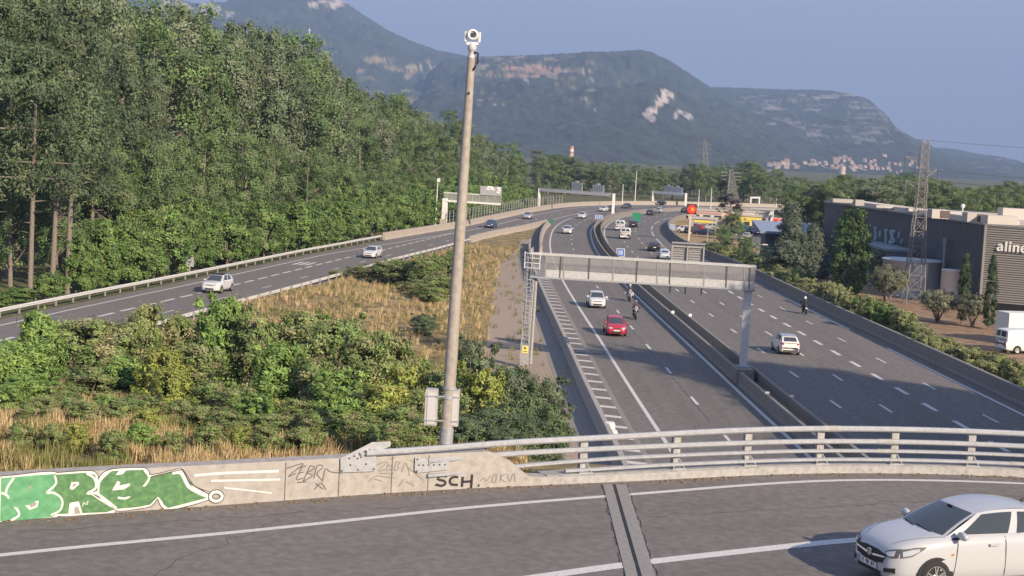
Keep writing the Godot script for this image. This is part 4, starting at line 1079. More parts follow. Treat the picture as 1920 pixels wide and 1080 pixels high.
func make_traffic():
	var white := flat(.58, .6, .63, .35); var red := flat(.42, .02, .05, .3); var dark := flat(.03, .035, .05, .25); var silver := flat(.42, .44, .47, .3, .3); var black := flat(.02, .02, .022, .25); var blue := flat(.03, .05, .12, .25); var pale := flat(.5, .6, .7, .35)
	for m in [white, red, dark, silver, black, blue, pale]: m.clearcoat_enabled = true; m.clearcoat = 0.6; m.clearcoat_roughness = 0.1
	var along := func(ref: Array, z: float, off: float, s: float) -> Vector3:
		var i := i_of_z(ref, z)
		return (ref[i] - ref[i + 1]).normalized() * s
	# px, py of the spot on the road under the car's nearer end
	var list := [
		["white_suv", "white sport utility car with a black roof on the left road", "suv", white, 392, 551, LEFT, 1, {"roof": M.black}],
		["white_estate_car", "white car with its dark grille passing the bushes on the left road", "estate", white, 690, 485, LEFT, 1, {}],
		["dark_car", "dark blue car on the left road behind the camera mast", "estate", blue, 916, 428, LEFT, 1, {}],
		["silver_car", "silver car on the left road near the concrete wall end", "sedan", silver, 987, 411, LEFT, 1, {}],
		["white_city_car", "white small car in the oncoming lane beside the hatched margin", "city", white, 1120, 579, REF, 1, {}],
		["red_city_car", "bright red small car in the oncoming lane below the sign gantry", "city", red, 1156, 632, REF, 1, {}],
		["white_car", "white car driving past the concrete wall nose", "sedan", white, 1063, 439, REF, 1, {}],
		["white_car", "white car at the merge of the two roads", "sedan", white, 1089, 410, REF, 1, {}],
		["white_car", "small white car beside the far gantry's near post", "sedan", white, 1128, 397, REF, 1, {}],
		["dark_car", "dark car right behind the far gantry post", "estate", dark, 1142, 396, REF, 1, {}],
		["dark_car", "small dark car between the two far gantries", "sedan", black, 1169, 391, REF, 1, {}],
		["dark_car", "tiny dark car under the farthest gantry's left post", "sedan", black, 1226, 384, REF, 1, {}],
		["white_hatchback", "white hatchback with dark rear window in the outgoing lanes", "city", flat(.72, .7, .68, .35), 1481, 667, REF, -1, {"roof": silver}],
		["black_car", "black car in the outgoing lanes above the gantry walkway", "sedan", black, 1227, 472, REF, -1, {}],
		["pale_blue_car", "pale blue car half hidden behind the gantry sign cabinet", "city", pale, 1246, 488, REF, -1, {}],
		["white_panel_van", "large white panel van driving away in the outgoing lanes", "van", white, 1172, 449, REF, -1, {}],
		["white_panel_van", "smaller white van ahead of the large panel van", "van", white, 1162, 433, REF, -1, {}],
		["dark_car", "dark car beside the green direction panel", "estate", dark, 1187, 427, REF, -1, {}],
		["dark_car", "dark car far along the outgoing bend past the green panel", "estate", dark, 1217, 404, REF, -1, {}],
		["silver_car", "silver car far along the outgoing bend", "city", silver, 1234, 400, REF, -1, {}],
		["dark_car", "dark car on the bend behind the red lit sign", "sedan", dark, 1281, 399, REF, -1, {}]]
	for q in list:
		var p := gp(q[4], q[5]) ; p.y = 0.02
		var i := i_of_z(q[6], p.z)
		var dir: Vector3 = (q[6][i] - q[6][i + 1]).normalized()
		var hd: Vector3 = dir * float(q[7])
		var L: float = CT[q[2]].L
		car(q[0], q[1], "", q[2], q[3], p - dir * L * 0.5, hd, q[8])
	make_riders()
func make_parked():
	var cols := [flat(.7, .7, .7, .35), flat(.03, .035, .05, .25), flat(.3, .03, .03, .3), flat(.05, .07, .16, .3), flat(.35, .36, .38, .3)]
	var k := 0
	for q in [[1288, 437], [1301, 439], [1312, 434], [1322, 442], [1330, 432], [1398, 437], [1410, 440], [1424, 436], [1434, 441], [1400, 450], [1384, 436]]:
		var p := gp(q[0], q[1]); p.y = 0.02
		car("parked_car", ["pale", "dark blue", "dark red", "navy", "grey"][k % 5] + " car parked beside the far shops", "cars parked by the far shops", ["sedan", "city", "estate"][k % 3], cols[k % 5], p, Vector3(1, 0, 0.5).rotated(Vector3.UP, k * 0.9))
		k += 1
	var vw := flat(.74, .75, .74, .4)
	car("parked_van", "white van parked on the soil with its side to the parapet", "", "van", vw, gp(1880, 664) + Vector3(2.5, 0.02, -1.6), Vector3(0.97, 0, -0.25))
	var t := thing("box_truck", "white box truck parked behind the white van", "truck", gp(1905, 648) + Vector3(1.3, 0.02, -1.4), atan2(0.97, -0.25))
	var st := new_st()
	bbox(st, Vector3(0, 1.7, -0.2), Vector3(2.1, 2.3, 4.6), 0.05); done(st, "box_body", flat(.72, .74, .7, .5), t)
	st = new_st(); box(st, Vector3(0, 0.5, 0.2), Vector3(0.9, 0.18, 5.2)); done(st, "chassis", M.black, t)
	st = new_st(); bbox(st, Vector3(0, 1.25, 3.1), Vector3(1.9, 1.5, 1.6), 0.15); done(st, "cab", flat(.7, .7, .7, .4), t)
	for z in [-1.6, 2.9]:
		for e in [-1, 1]:
			st = new_st(); lathe(st, [Vector2(0, 0.14), Vector2(0.2, 0.12), Vector2(0.3, 0.14), Vector2(0.38, 0.1), Vector2(0.38, -0.1), Vector2(0, -0.12)], 14, Transform3D(Basis(Vector3(0, -e, 0), Vector3(e, 0, 0), Vector3(0, 0, 1)), Vector3(e * 0.85, 0.38, z))); done(st, "wheel", M.tyre, t)

# ---------- motorcycles and riders
func sdf_mesh(bones: Array, cell: float, k: float) -> ArrayMesh:   # bones: [a, b, ra, rb]; surface nets
	var lo := Vector3.ONE * 1e9; var hi := -lo
	for b in bones:
		for e in [0, 1]:
			var r: float = b[2 + e] + 0.08
			lo = lo.min(b[e] - Vector3.ONE * r); hi = hi.max(b[e] + Vector3.ONE * r)
	var n := Vector3i(((hi - lo) / cell).ceil()) + Vector3i.ONE
	var f := PackedFloat32Array(); f.resize(n.x * n.y * n.z)
	for z in n.z:
		for y in n.y:
			for x in n.x:
				var p := lo + Vector3(x, y, z) * cell
				var d := 1.0
				for b in bones:
					var a: Vector3 = b[0]; var ba: Vector3 = b[1] - a
					var h: float = clamp((p - a).dot(ba) / max(ba.length_squared(), 1e-6), 0.0, 1.0)
					var dd: float = (p - a - ba * h).length() - lerp(float(b[2]), float(b[3]), h)
					var hh: float = clamp(0.5 + 0.5 * (d - dd) / k, 0.0, 1.0)
					d = lerp(d, dd, hh) - k * hh * (1.0 - hh)
				f[(z * n.y + y) * n.x + x] = d
	var idx := {}
	var vs := PackedVector3Array(); var ix := PackedInt32Array()
	var at := func(x: int, y: int, z: int) -> float: return f[(z * n.y + y) * n.x + x]
	for z in n.z - 1:
		for y in n.y - 1:
			for x in n.x - 1:
				var sum := Vector3.ZERO; var c := 0
				for e in [[0, 0, 0, 1, 0, 0], [0, 1, 0, 1, 1, 0], [0, 0, 1, 1, 0, 1], [0, 1, 1, 1, 1, 1], [0, 0, 0, 0, 1, 0], [1, 0, 0, 1, 1, 0], [0, 0, 1, 0, 1, 1], [1, 0, 1, 1, 1, 1], [0, 0, 0, 0, 0, 1], [1, 0, 0, 1, 0, 1], [0, 1, 0, 0, 1, 1], [1, 1, 0, 1, 1, 1]]:
					var a: float = at.call(x + e[0], y + e[1], z + e[2]); var b: float = at.call(x + e[3], y + e[4], z + e[5])
					if (a < 0.0) != (b < 0.0):
						var t := a / (a - b)
						sum += Vector3(x + lerp(e[0], e[3], t), y + lerp(e[1], e[4], t), z + lerp(e[2], e[5], t)); c += 1
				if c > 0:
					idx[Vector3i(x, y, z)] = vs.size(); vs.append(lo + sum / c * cell)
	for q in idx:
		var x: int = q.x; var y: int = q.y; var z: int = q.z
		for ax in 3:
			var e := Vector3i(1 if ax == 0 else 0, 1 if ax == 1 else 0, 1 if ax == 2 else 0)
			var u := Vector3i(0, 1, 0) if ax == 0 else (Vector3i(0, 0, 1) if ax == 1 else Vector3i(1, 0, 0))
			var v := Vector3i(0, 0, 1) if ax == 0 else (Vector3i(1, 0, 0) if ax == 1 else Vector3i(0, 1, 0))
			var a: float = at.call(x, y, z); var b: float = at.call(x + e.x, y + e.y, z + e.z)
			if (a < 0.0) == (b < 0.0): continue
			var w := [q, q - u, q - u - v, q - v]
			var ok := true
			for i in w: ok = ok and idx.has(i)
			if not ok: continue
			if a < 0.0: ix.append_array([idx[w[0]], idx[w[2]], idx[w[1]], idx[w[0]], idx[w[3]], idx[w[2]]])
			else: ix.append_array([idx[w[0]], idx[w[1]], idx[w[2]], idx[w[0]], idx[w[2]], idx[w[3]]])
	var arr := []; arr.resize(Mesh.ARRAY_MAX); arr[Mesh.ARRAY_VERTEX] = vs; arr[Mesh.ARRAY_INDEX] = ix
	var am := ArrayMesh.new(); am.add_surface_from_arrays(Mesh.PRIMITIVE_TRIANGLES, arr)
	var st := SurfaceTool.new(); st.create_from(am, 0); st.generate_normals()
	return st.commit()
func make_riders():
	var bones := [[Vector3(0, .86, .18), Vector3(0, 1.1, .1), .17, .18], [Vector3(0, 1.1, .1), Vector3(0, 1.34, -.02), .19, .16], [Vector3(-.17, 1.36, -.02), Vector3(.17, 1.36, -.02), .075, .075], [Vector3(0, 1.38, -.02), Vector3(0, 1.5, -.05), .065, .06], [Vector3(0, 1.54, -.07), Vector3(0, 1.6, -.06), .09, .09]]
	for e in [-1.0, 1.0]:
		bones.append_array([[Vector3(e * .2, 1.35, -.02), Vector3(e * .31, 1.12, -.16), .07, .055], [Vector3(e * .31, 1.12, -.16), Vector3(e * .3, 1.02, -.42), .05, .04], [Vector3(e * .3, 1.02, -.42), Vector3(e * .31, 1.0, -.5), .042, .036],
			[Vector3(e * .1, .86, .15), Vector3(e * .22, .78, -.24), .11, .075], [Vector3(e * .22, .78, -.24), Vector3(e * .2, .36, -.02), .07, .05], [Vector3(e * .2, .35, -.02), Vector3(e * .21, .3, -.18), .05, .04]])
	var body := sdf_mesh(bones, 0.036, 0.05)
	var list := [["motorcycle", "white faired motorcycle near the median wall", "rider in dark jacket and white helmet on the white motorcycle", 1181, 566, 1, flat(.75, .75, .76, .35), flat(.72, .72, .74, .3), flat(.05, .055, .07, .9)],
		["motor_scooter", "dark scooter with bright headlight and white front panel", "rider in plum jacket and grey helmet on the dark scooter", 1192, 600, 1, flat(.05, .035, .07, .35), flat(.3, .3, .34, .3), flat(.09, .05, .07, .9)],
		["motorcycle", "black motorcycle driving away by the right parapet", "rider in black jacket and white helmet on the black motorcycle", 1511, 590, -1, flat(.03, .03, .035, .4), flat(.75, .75, .75, .3), flat(.03, .03, .035, .9)]]
	for q in list:
		var p := gp(q[3], q[4]); p.y = 0.012
		var i := i_of_z(REF, p.z)
		var hd: Vector3 = (REF[i] - REF[i + 1]).normalized() * float(q[5])
		p -= (REF[i] - REF[i + 1]).normalized() * 0.7
		var yaw := atan2(-hd.x, -hd.z)
		var t := thing(q[0], q[1], "motorcycle", p, yaw)
		for z in [-.72, .68]:
			var wn := new_st()
			lathe(wn, [Vector2(.22, .05), Vector2(.3, .055), Vector2(.31, 0), Vector2(.3, -.055), Vector2(.22, -.05), Vector2(.2, 0), Vector2(.22, .05)], 16, Transform3D(Basis(Vector3(0, 1, 0), Vector3(1, 0, 0), Vector3(0, 0, 1)), Vector3(0, .31, z)))
			for k in 5: bar(wn, Vector3(0, .31, z), Vector3(0, .31 + .21 * sin(TAU * k / 5), z + .21 * cos(TAU * k / 5)), .03)
			done(wn, "wheel", M.tyre, t)
		var st := new_st()
		for e in [-.09, .09]: tube(st, [Vector3(e, .31, -.72), Vector3(e, .95, -.48)], [.03, .03], 6)
		bar(st, Vector3(-.33, 1.0, -.46), Vector3(.33, 1.0, -.46), .035)
		done(st, "fork_and_handlebar", M.grey_metal, t)
		st = new_st()
		grid(st, (func(u: float, v: float):
			var z: float = lerp(-.62, .55, u); var a: float = lerp(-PI * 0.5, PI * 1.5, v)
			var hh := cv([[0, .16], [.2, .28], [.5, .26], [1.0, .1]], u); var ww := cv([[0, .12], [.2, .22], [.6, .17], [1.0, .1]], u); var cy := cv([[0, .78], [.3, .62], [.7, .58], [1.0, .72]], u)
			return Vector3(cos(a) * ww, cy + sin(a) * hh, z)), 10, 12)
		done(st, "fairing", q[6], t)
		st = new_st(); bbox(st, Vector3(0, .78, .3), Vector3(.26, .1, .75), .03); done(st, "seat", M.black, t)
		st = new_st(); grid(st, (func(u: float, v: float): return Vector3(lerp(-.17, .17, u) * lerp(1.0, .7, v), lerp(.92, 1.26, v), lerp(-.58, -.42, v) - .06 * (1.0 - pow(2 * u - 1, 2)))), 6, 4); done(st, "windshield", flat(.25, .27, .3, .15), t)
		st = new_st(); lathe(st, [Vector2(0, .05), Vector2(.07, .03), Vector2(.085, 0), Vector2(.08, -.05)], 12, Transform3D(Basis(Vector3.RIGHT, -PI / 2), Vector3(0, .84, -.63))); done(st, "headlight", M.lamp_glass, t)
		st = new_st()
		for e in [-1, 1]: box(st, Vector3(e * .36, 1.12, -.5), Vector3(.14, .08, .03)); bar(st, Vector3(e * .28, 1.0, -.46), Vector3(e * .36, 1.1, -.5), .02)
		done(st, "mirror", M.black, t)
		st = new_st(); box(st, Vector3(0, .6, .78), Vector3(.2, .14, .02)); bar(st, Vector3(0, .74, .5), Vector3(0, .6, .8), .08); done(st, "rear_plate", M.plate, t)
		if q[6].albedo_color.get_luminance() > 0.5:
			st = new_st()
			for e in [-1, 1]: bbox(st, Vector3(e * .34, .72, .52), Vector3(.2, .32, .4), .04)
			done(st, "pannier", q[6], t)
		var r := thing("person", q[2], "person", p, yaw)
		put(body, "body", q[8], r)
		st = new_st()
		lathe(st, [Vector2(0, -.13), Vector2(.1, -.12), Vector2(.13, -.03), Vector2(.135, .04), Vector2(.1, .12), Vector2(.05, .15), Vector2(0, .16)], 14, Transform3D(Basis(), Vector3(0, 1.6, -.07)))
		var hm := done(st, "helmet", q[7], r)
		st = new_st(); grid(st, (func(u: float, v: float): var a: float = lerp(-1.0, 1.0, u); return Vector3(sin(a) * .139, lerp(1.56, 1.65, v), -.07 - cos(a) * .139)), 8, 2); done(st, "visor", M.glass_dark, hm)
# ---------- gantries, signs, masts
func lattice(st: SurfaceTool, a: Vector3, b: Vector3, w0: float, w1: float, n: int, th: float):   # four-legged lattice from a to b
	var ax := (b - a)
	var c := func(f: float, k: int) -> Vector3:
		var w: float = lerp(w0, w1, f) * 0.5
		return a + ax * f + Vector3([-w, w, w, -w][k % 4], 0, [-w, -w, w, w][k % 4])
	for k in 4: bar(st, c.call(0.0, k), c.call(1.0, k), th)
	for i in n:
		var f0: float = 1.0 - pow(1.0 - float(i) / n, 1.0); var f1: float = float(i + 1) / n
		for k in 4:
			bar(st, c.call(f0, k), c.call(f1, k + 1), th * 0.55); bar(st, c.call(f0, k + 1), c.call(f1, k), th * 0.55)
			bar(st, c.call(f1, k), c.call(f1, k + 1), th * 0.55)
func make_main_gantry():
	var L := gp(983, 690); var R := Vector3(15.95, 0, -104.24)
	var t := thing("sign_gantry", "galvanised sign gantry with mesh-sided walkway over the oncoming lanes", "gantry")
	var ux := (Vector3(R.x, 0, R.z) - Vector3(L.x, 0, L.z)).normalized()
	var uz := Vector3(-ux.z, 0, ux.x)     # towards the camera: +z
	if uz.z < 0: uz = -uz
	var b := Basis(ux, Vector3.UP, uz)
	var len := Vector2(R.x - L.x, R.z - L.z).length()
	var P := func(x: float, y: float, z: float) -> Vector3: return L + ux * x + Vector3(0, y, 0) + uz * z
	# left mast: box foot, lattice with ladder cage
	var st := new_st()
	bbox(st, P.call(0.0, 0.9, 0.0), Vector3(0.62, 1.5, 0.5), 0.03, b); done(st, "mast_foot", M.galv_warm, t)
	st = new_st(); bbox(st, P.call(0.0, 0.1, 0.0), Vector3(0.95, 0.24, 0.85), 0.03, b); done(st, "concrete_footing", M.concrete, t)
	st = new_st(); box(st, P.call(0.02, 1.32, 0.27), Vector3(0.42, 0.5, 0.02), b); var lab := done(st, "warning_label", flat(.8, .66, .2, .6), t)
	st = new_st(); box(st, P.call(0.0, 1.42, 0.283), Vector3(0.16, 0.12, 0.006), b); box(st, P.call(0.03, 1.2, 0.283), Vector3(0.24, 0.05, 0.006), b); done(st, "label_print", M.black, lab)
	st = new_st()
	for q in [[-0.28, -0.2], [0.28, -0.2], [0.28, 0.2], [-0.28, 0.2]]: bar(st, P.call(q[0], 1.6, q[1]), P.call(q[0] + 0.1, 6.3, q[1]), 0.09)
	for k in 12:
		var y0 := 1.7 + k * 0.38
		for e in [-0.2, 0.2]:
			bar(st, P.call(-0.28 + 0.01 * k, y0, e), P.call(0.28 + 0.01 * k, y0 + 0.36, e), 0.04); bar(st, P.call(-0.28 + 0.01 * k, y0, e), P.call(0.28 + 0.01 * k, y0, e), 0.04)
	done(st, "mast_lattice", M.galv, t)
	st = new_st()
	tube(st, [P.call(0.42, 0.3, 0.05), P.call(0.5, 6.2, 0.05)], [0.12, 0.11], 10)
	done(st, "mast_column", M.galv_warm, t)
	st = new_st()
	for k in 18: bar(st, P.call(-0.22, 2.0 + k * 0.3, 0.36), P.call(0.22, 2.0 + k * 0.3, 0.36), 0.03)
	for e in [-0.22, 0.22]: bar(st, P.call(e, 1.8, 0.36), P.call(e + 0.1, 8.0, 0.36), 0.04)
	for k in 7:
		var y0 := 3.2 + k * 0.75
		var pr: Vector3 = P.call(-0.3, y0, 0.36)
		for j in 7:
			var a := PI * (j + 1) / 7.0
			var q: Vector3 = P.call(-0.3 * cos(a), y0, 0.36 + 0.6 * sin(a))
			bar(st, pr, q, 0.035); pr = q
	for a in [0.25, 0.5, 0.75]: bar(st, P.call(-0.3 * cos(a * PI), 3.2, 0.36 + 0.6 * sin(a * PI)), P.call(-0.3 * cos(a * PI), 7.8, 0.36 + 0.6 * sin(a * PI)), 0.03)
	done(st, "ladder_cage", M.galv, t)
	# right column on its pedestal
	st = new_st(); bbox(st, P.call(len, 3.75, 0.0), Vector3(0.52, 5.3, 0.44), 0.05, b); done(st, "column", M.guardrail, t)
	st = new_st(); box(st, P.call(len, 1.09, 0.0), Vector3(0.85, 0.06, 0.75), b); box(st, P.call(len, 6.32, 0.0), Vector3(0.8, 0.1, 0.7), b); done(st, "base_plate", M.grey_metal, t)
	# walkway
	var x0 := 0.1; var x1 := len + 0.45
	var ya := 6.38; var yb := 7.95
	st = new_st()
	box(st, P.call((x0 + x1) / 2, ya - 0.03, -0.1), Vector3(x1 - x0, 0.08, 1.15), b); done(st, "walkway_floor", M.grey_metal, t)
	for z in [0.45, -0.65]:
		st = new_st()
		box(st, P.call((x0 + x1) / 2, yb, z), Vector3(x1 - x0, 0.11, 0.11), b); done(st, "top_rail", M.pale_metal, t)
		st = new_st()
		box(st, P.call((x0 + x1) / 2, ya + 0.0, z), Vector3(x1 - x0, 0.12, 0.14), b); done(st, "bottom_chord", M.galv, t)
	var mesh_m := StandardMaterial3D.new(); mesh_m.albedo_color = Color(0.62, 0.62, 0.63, 0.34); mesh_m.transparency = BaseMaterial3D.TRANSPARENCY_ALPHA; mesh_m.roughness = 0.6
	var n := 10
	var edge := [0.15, 1.15, 2.15, 2.4, 4.1, 5.75, 7.35, 8.75, 9.6, 11.9, 13.4, 14.6, 14.95, x1]
	for k in edge.size() - 1:
		var c: float = (edge[k] + edge[k + 1]) / 2; var w: float = edge[k + 1] - edge[k]
		for z in [0.45, -0.65]:
			st = new_st(); box(st, P.call(edge[k], (ya + yb) / 2, z), Vector3(0.09, yb - ya - 0.12, 0.07), b); done(st, "upright", M.steel_dark if k % 2 == 0 else M.grey_metal, t)
		if k == 0: continue
		st = new_st(); box(st, P.call(c, 7.42, 0.45), Vector3(w - 0.1, 0.92, 0.012), b); done(st, "mesh_panel", mesh_m, t)
		st = new_st(); box(st, P.call(c, 7.42, -0.65), Vector3(w - 0.1, 0.92, 0.012), b); done(st, "mesh_panel", mesh_m, t)
		st = new_st(); box(st, P.call(c, 6.68, 0.46), Vector3(w - 0.1, 0.52, 0.03), b); done(st, "kick_plate", M.pale_metal, t)
	# sign cabinet seen from behind
	var cab := new_st()
	bbox(cab, P.call(10.75, 7.85, -1.05), Vector3(2.15, 2.6, 0.45), 0.03, b); var sc := done(cab, "sign_cabinet", flat(.33, .34, .36, .6), t)
	st = new_st()
	for x in [9.66, 10.7, 11.8]: box(st, P.call(x, 7.4, -0.7), Vector3(0.1, 3.3, 0.16), b)
	box(st, P.call(10.73, 8.98, -0.74), Vector3(2.2, 0.12, 0.12), b)
	done(st, "cabinet_frame", M.galv_warm, sc)
	for k in 6:
		for x in [10.18, 11.25]:
			st = new_st(); box(st, P.call(x, 7.98 + k * 0.17, -0.79), Vector3(0.9, 0.07, 0.08), b * Basis(Vector3.RIGHT, 0.5)); done(st, "louvre", M.galv_warm, sc)
	st = new_st(); box(st, P.call(10.75, 9.2, -1.0), Vector3(2.3, 0.08, 0.75), b); done(st, "cabinet_lid", flat(.3, .3, .33, .6), sc)
	st = new_st()
	for e in [-1, 1]: tube(st, [P.call(0.12, 7.0, 0.45 * e), P.call(0.12, 8.35, 0.45 * e)], [0.03, 0.03], 6)
	for k in 4: bar(st, P.call(-0.3, 7.0 + 0.33 * k, 0.5), P.call(0.75, 7.0 + 0.33 * k, 0.5), 0.04)
	bar(st, P.call(-0.3, 6.9, 0.5), P.call(-0.3, 8.1, 0.5), 0.05); bar(st, P.call(0.75, 6.9, 0.5), P.call(0.75, 8.1, 0.5), 0.05)
	done(st, "landing_rail", M.white_metal, t)
	# pedestal in the median
	var pd := thing("gantry_pedestal", "concrete pedestal in the median under the gantry column", "pedestal")
	st = new_st()
	bbox(st, P.call(len, 0.55, 0.1), Vector3(1.25, 1.04, 2.6), 0.06, Basis(Vector3.UP, -0.03)); done(st, "block", M.concrete, pd)
func portal(called: String, label: String, pl: Vector2, pr: Vector2, topl: Vector2, th: float, signs: Array):
	var a := gp(pl.x, pl.y); var c := gp(pr.x, pr.y)
	var t := thing(called, label, "gantry")
	var h: float = dp(topl.x, topl.y, -a.z).y
	var st := new_st()
	bar(st, a, Vector3(a.x, h, a.z), th); bar(st, c, Vector3(c.x, h, c.z), th); done(st, "column", M.white_metal, t)
	st = new_st()
	bar(st, Vector3(a.x, h - th / 2, a.z), Vector3(c.x, h - th / 2, c.z), th, th * 1.1); done(st, "beam", M.white_metal, t)
	var ux := (c - a).normalized()
	var bs := Basis(ux, Vector3.UP, ux.cross(Vector3.UP))
	for s in signs:   # f along the beam, width, height, rise above the beam
		var p: Vector3 = a.lerp(c, s[0]) + Vector3(0, h + s[3], 0)
		st = new_st(); box(st, p, Vector3(s[1], s[2], 0.12), bs)
		var o := done(st, "sign_panel", flat(.46, .49, .54, .5, .2), t)
		st = new_st()
		for k in 5: box(st, p + ux * (s[1] * (-0.4 + 0.2 * k)) + bs.z * 0.1, Vector3(0.08, s[2] * 0.94, 0.08), bs); box(st, p + ux * (s[1] * (-0.4 + 0.2 * k)) - bs.z * 0.1, Vector3(0.08, s[2] * 0.94, 0.08), bs)
		done(st, "stiffener", flat(.26, .28, .33, .5, .2), o)
		st = new_st(); box(st, p + Vector3(0, s[2] / 2 + 0.22, 0), Vector3(s[1] * 0.3, 0.4, 0.1), bs); done(st, "number_plaque", M.white_metal, o)
		st = new_st(); box(st, Vector3(p.x, h - 0.75, p.z), Vector3(s[1] * 1.02, 0.5, 0.25), bs); done(st, "lower_box", M.white_metal, o)
func make_signs():
	make_main_gantry()
	# cantilever sign at the forest
	var t := thing("cantilever_gantry", "grey cantilever sign gantry with graffiti standing before the forest", "gantry")
	var base := gp(830, 424)
	var d := -base.z
	var Q := func(px: float, py: float) -> Vector3: return dp(px, py, d)
	var st := new_st()
	bar(st, Q.call(830, 424), Q.call(833, 372), 0.62); bar(st, Q.call(836, 423), Q.call(838, 372), 0.4); done(st, "column", M.white_metal, t)
	st = new_st(); box(st, base + Vector3(0, 0.6, 0.2), Vector3(1.1, 1.6, 0.8)); done(st, "foot_block", M.concrete_light, t)
	var mesh_m := StandardMaterial3D.new(); mesh_m.albedo_color = Color(0.6, 0.6, 0.62, 0.6); mesh_m.transparency = BaseMaterial3D.TRANSPARENCY_ALPHA; mesh_m.roughness = 0.6
	st = new_st()
	bar(st, Q.call(832, 361), Q.call(940, 367), 0.16); bar(st, Q.call(832, 376), Q.call(939, 383), 0.7, 0.34); done(st, "arm", M.white_metal, t)
	for k in 8:
		var f0 := k / 8.0; var f1 := (k + 1) / 8.0
		st = new_st(); quad(st, Q.call(832 + 108 * f0, 361 + 6 * f0), Q.call(832 + 108 * f1 - 1, 361 + 6 * f1), Q.call(832 + 107 * f1 - 1, 374 + 7 * f1), Q.call(832 + 107 * f0, 374 + 7 * f0)); done(st, "mesh_panel", mesh_m, t)
		st = new_st(); bar(st, Q.call(832 + 108 * f1, 360 + 6 * f1), Q.call(832 + 107 * f1, 377 + 7 * f1), 0.1); done(st, "upright", M.galv, t)
	st = new_st()
	var sa: Vector3 = Q.call(901, 348); var sb: Vector3 = Q.call(941, 351); var sh: float = (Q.call(901, 348) as Vector3).y - (Q.call(901, 365) as Vector3).y
	bar(st, (sa + sb) / 2 - Vector3((sb.x - sa.x) / 2, sh / 2, 0), (sa + sb) / 2 + Vector3((sb.x - sa.x) / 2, -sh / 2, 0), 0.4, sh); var cab := done(st, "sign_cabinet", M.galv, t)
	st = new_st()
	for q in [[912, 354, 918], [920, 354, 927], [914, 350, 925], [932, 352, 938], [931, 360, 937], [934, 356, 939]]:
		var pa: Vector3 = Q.call(q[0], q[1]) + Vector3(0, 0, 0.26); var pb: Vector3 = Q.call(q[2], q[1] + 1.5) + Vector3(0, 0, 0.26)
		bar(st, pa, pb, 0.02, 0.28)
	done(st, "graffiti_letters", flat(.85, .85, .85, .6), cab)
	# camera masts and cabinet there
	t = thing("camera_mast", "slim pale mast with small camera beside the cantilever sign", "mast", gp(816, 424))
	st = new_st(); tube(st, [Vector3.ZERO, Vector3(0.1, 8.6, 0)], [0.14, 0.08], 8); done(st, "mast", M.white_metal, t)
	st = new_st(); bbox(st, Vector3(0.25, 8.5, 0), Vector3(0.6, 0.7, 0.5), 0.1); done(st, "camera", M.white_metal, t)
	st = new_st(); bbox(st, gp(812, 420) + Vector3(0, 0.9, 0), Vector3(0.5, 1.2, 0.4), 0.03); tag(done(st, "roadside_cabinet", M.white_metal), "small white roadside cabinet at the forest parapet", "cabinet")
	# far gantries
	portal("far_gantry", "white portal gantry with two sign panels where the roads merge", Vector2(1010, 390), Vector2(1149, 402), Vector2(1013, 353), 0.7, [[0.51, 3.6, 2.5, 0.9], [0.79, 3.8, 2.1, 0.8]])
	st = new_st(); 
	portal("far_gantry", "smaller white portal gantry with two sign panels on the far bend", Vector2(1224, 381), Vector2(1285, 386), Vector2(1225, 358), 0.7, [[0.45, 3.4, 2.2, 0.8], [0.74, 4.2, 2.2, 0.6]])
	portal("bare_gantry", "bare grey portal gantry at the end of the far bend", Vector2(1407, 386), Vector2(1423, 386), Vector2(1408, 369), 0.5, [])
	t = thing("mesh_fence", "tall mesh fence with pale posts above the forest parapet", "fence")
	var fpts := offset_line(LEFT, -5.6, 0.0, i_of_z(LEFT, -286.0), i_of_z(LEFT, -420.0))
	for i in fpts.size():
		st = new_st(); bar(st, fpts[i], fpts[i] + Vector3(0, 3.0, 0), 0.11); done(st, "post", M.galv, t)
	for y in [1.3, 1.9, 2.5, 2.95]:
		st = new_st()
		sweep(st, offset_line(fpts, 0.0, y), [Vector2(-.02, -.02), Vector2(.02, -.02), Vector2(.02, .02), Vector2(-.02, .02)]); done(st, "wire", M.galv_warm, t)
	# red lit sign
	t = thing("variable_message_sign", "lit red variable message sign on a pale post behind the parapet", "sign", gp(1291, 452))
	st = new_st(); bar(st, Vector3.ZERO, Vector3(0.1, 4.6, 0), 0.36); done(st, "post", flat(.5, .45, .42, .7), t)
	st = new_st(); box(st, Vector3(0.2, 4.72, 0), Vector3(1.7, 0.2, 0.6)); done(st, "sill", flat(.5, .45, .42, .7), t)
	st = new_st(); bbox(st, Vector3(0.2, 5.75, 0), Vector3(1.75, 1.9, 0.5), 0.04); var cb := done(st, "sign_cabinet", M.black, t)
	var glow := flat(.5, .02, .01, .6); glow.emission_enabled = true; glow.emission = Color(1.0, 0.08, 0.04); glow.emission_energy_multiplier = 1.1
	var glow2 := flat(.5, .2, .02, .6); glow2.emission_enabled = true; glow2.emission = Color(1.0, 0.5, 0.12); glow2.emission_energy_multiplier = 1.2
	st = new_st()
	for k in 20:
		var a0 := TAU * k / 20.0; var a1 := TAU * (k + 1) / 20.0
		bar(st, Vector3(0.2 + cos(a0) * 0.62, 5.75 + sin(a0) * 0.62, 0.28), Vector3(0.2 + cos(a1) * 0.62, 5.75 + sin(a1) * 0.62, 0.28), 0.03, 0.26)
	box(st, Vector3(0.2, 5.75, 0.26), Vector3(0.95, 0.95, 0.02))
	done(st, "lamp_ring", glow, cb)
	st = new_st()
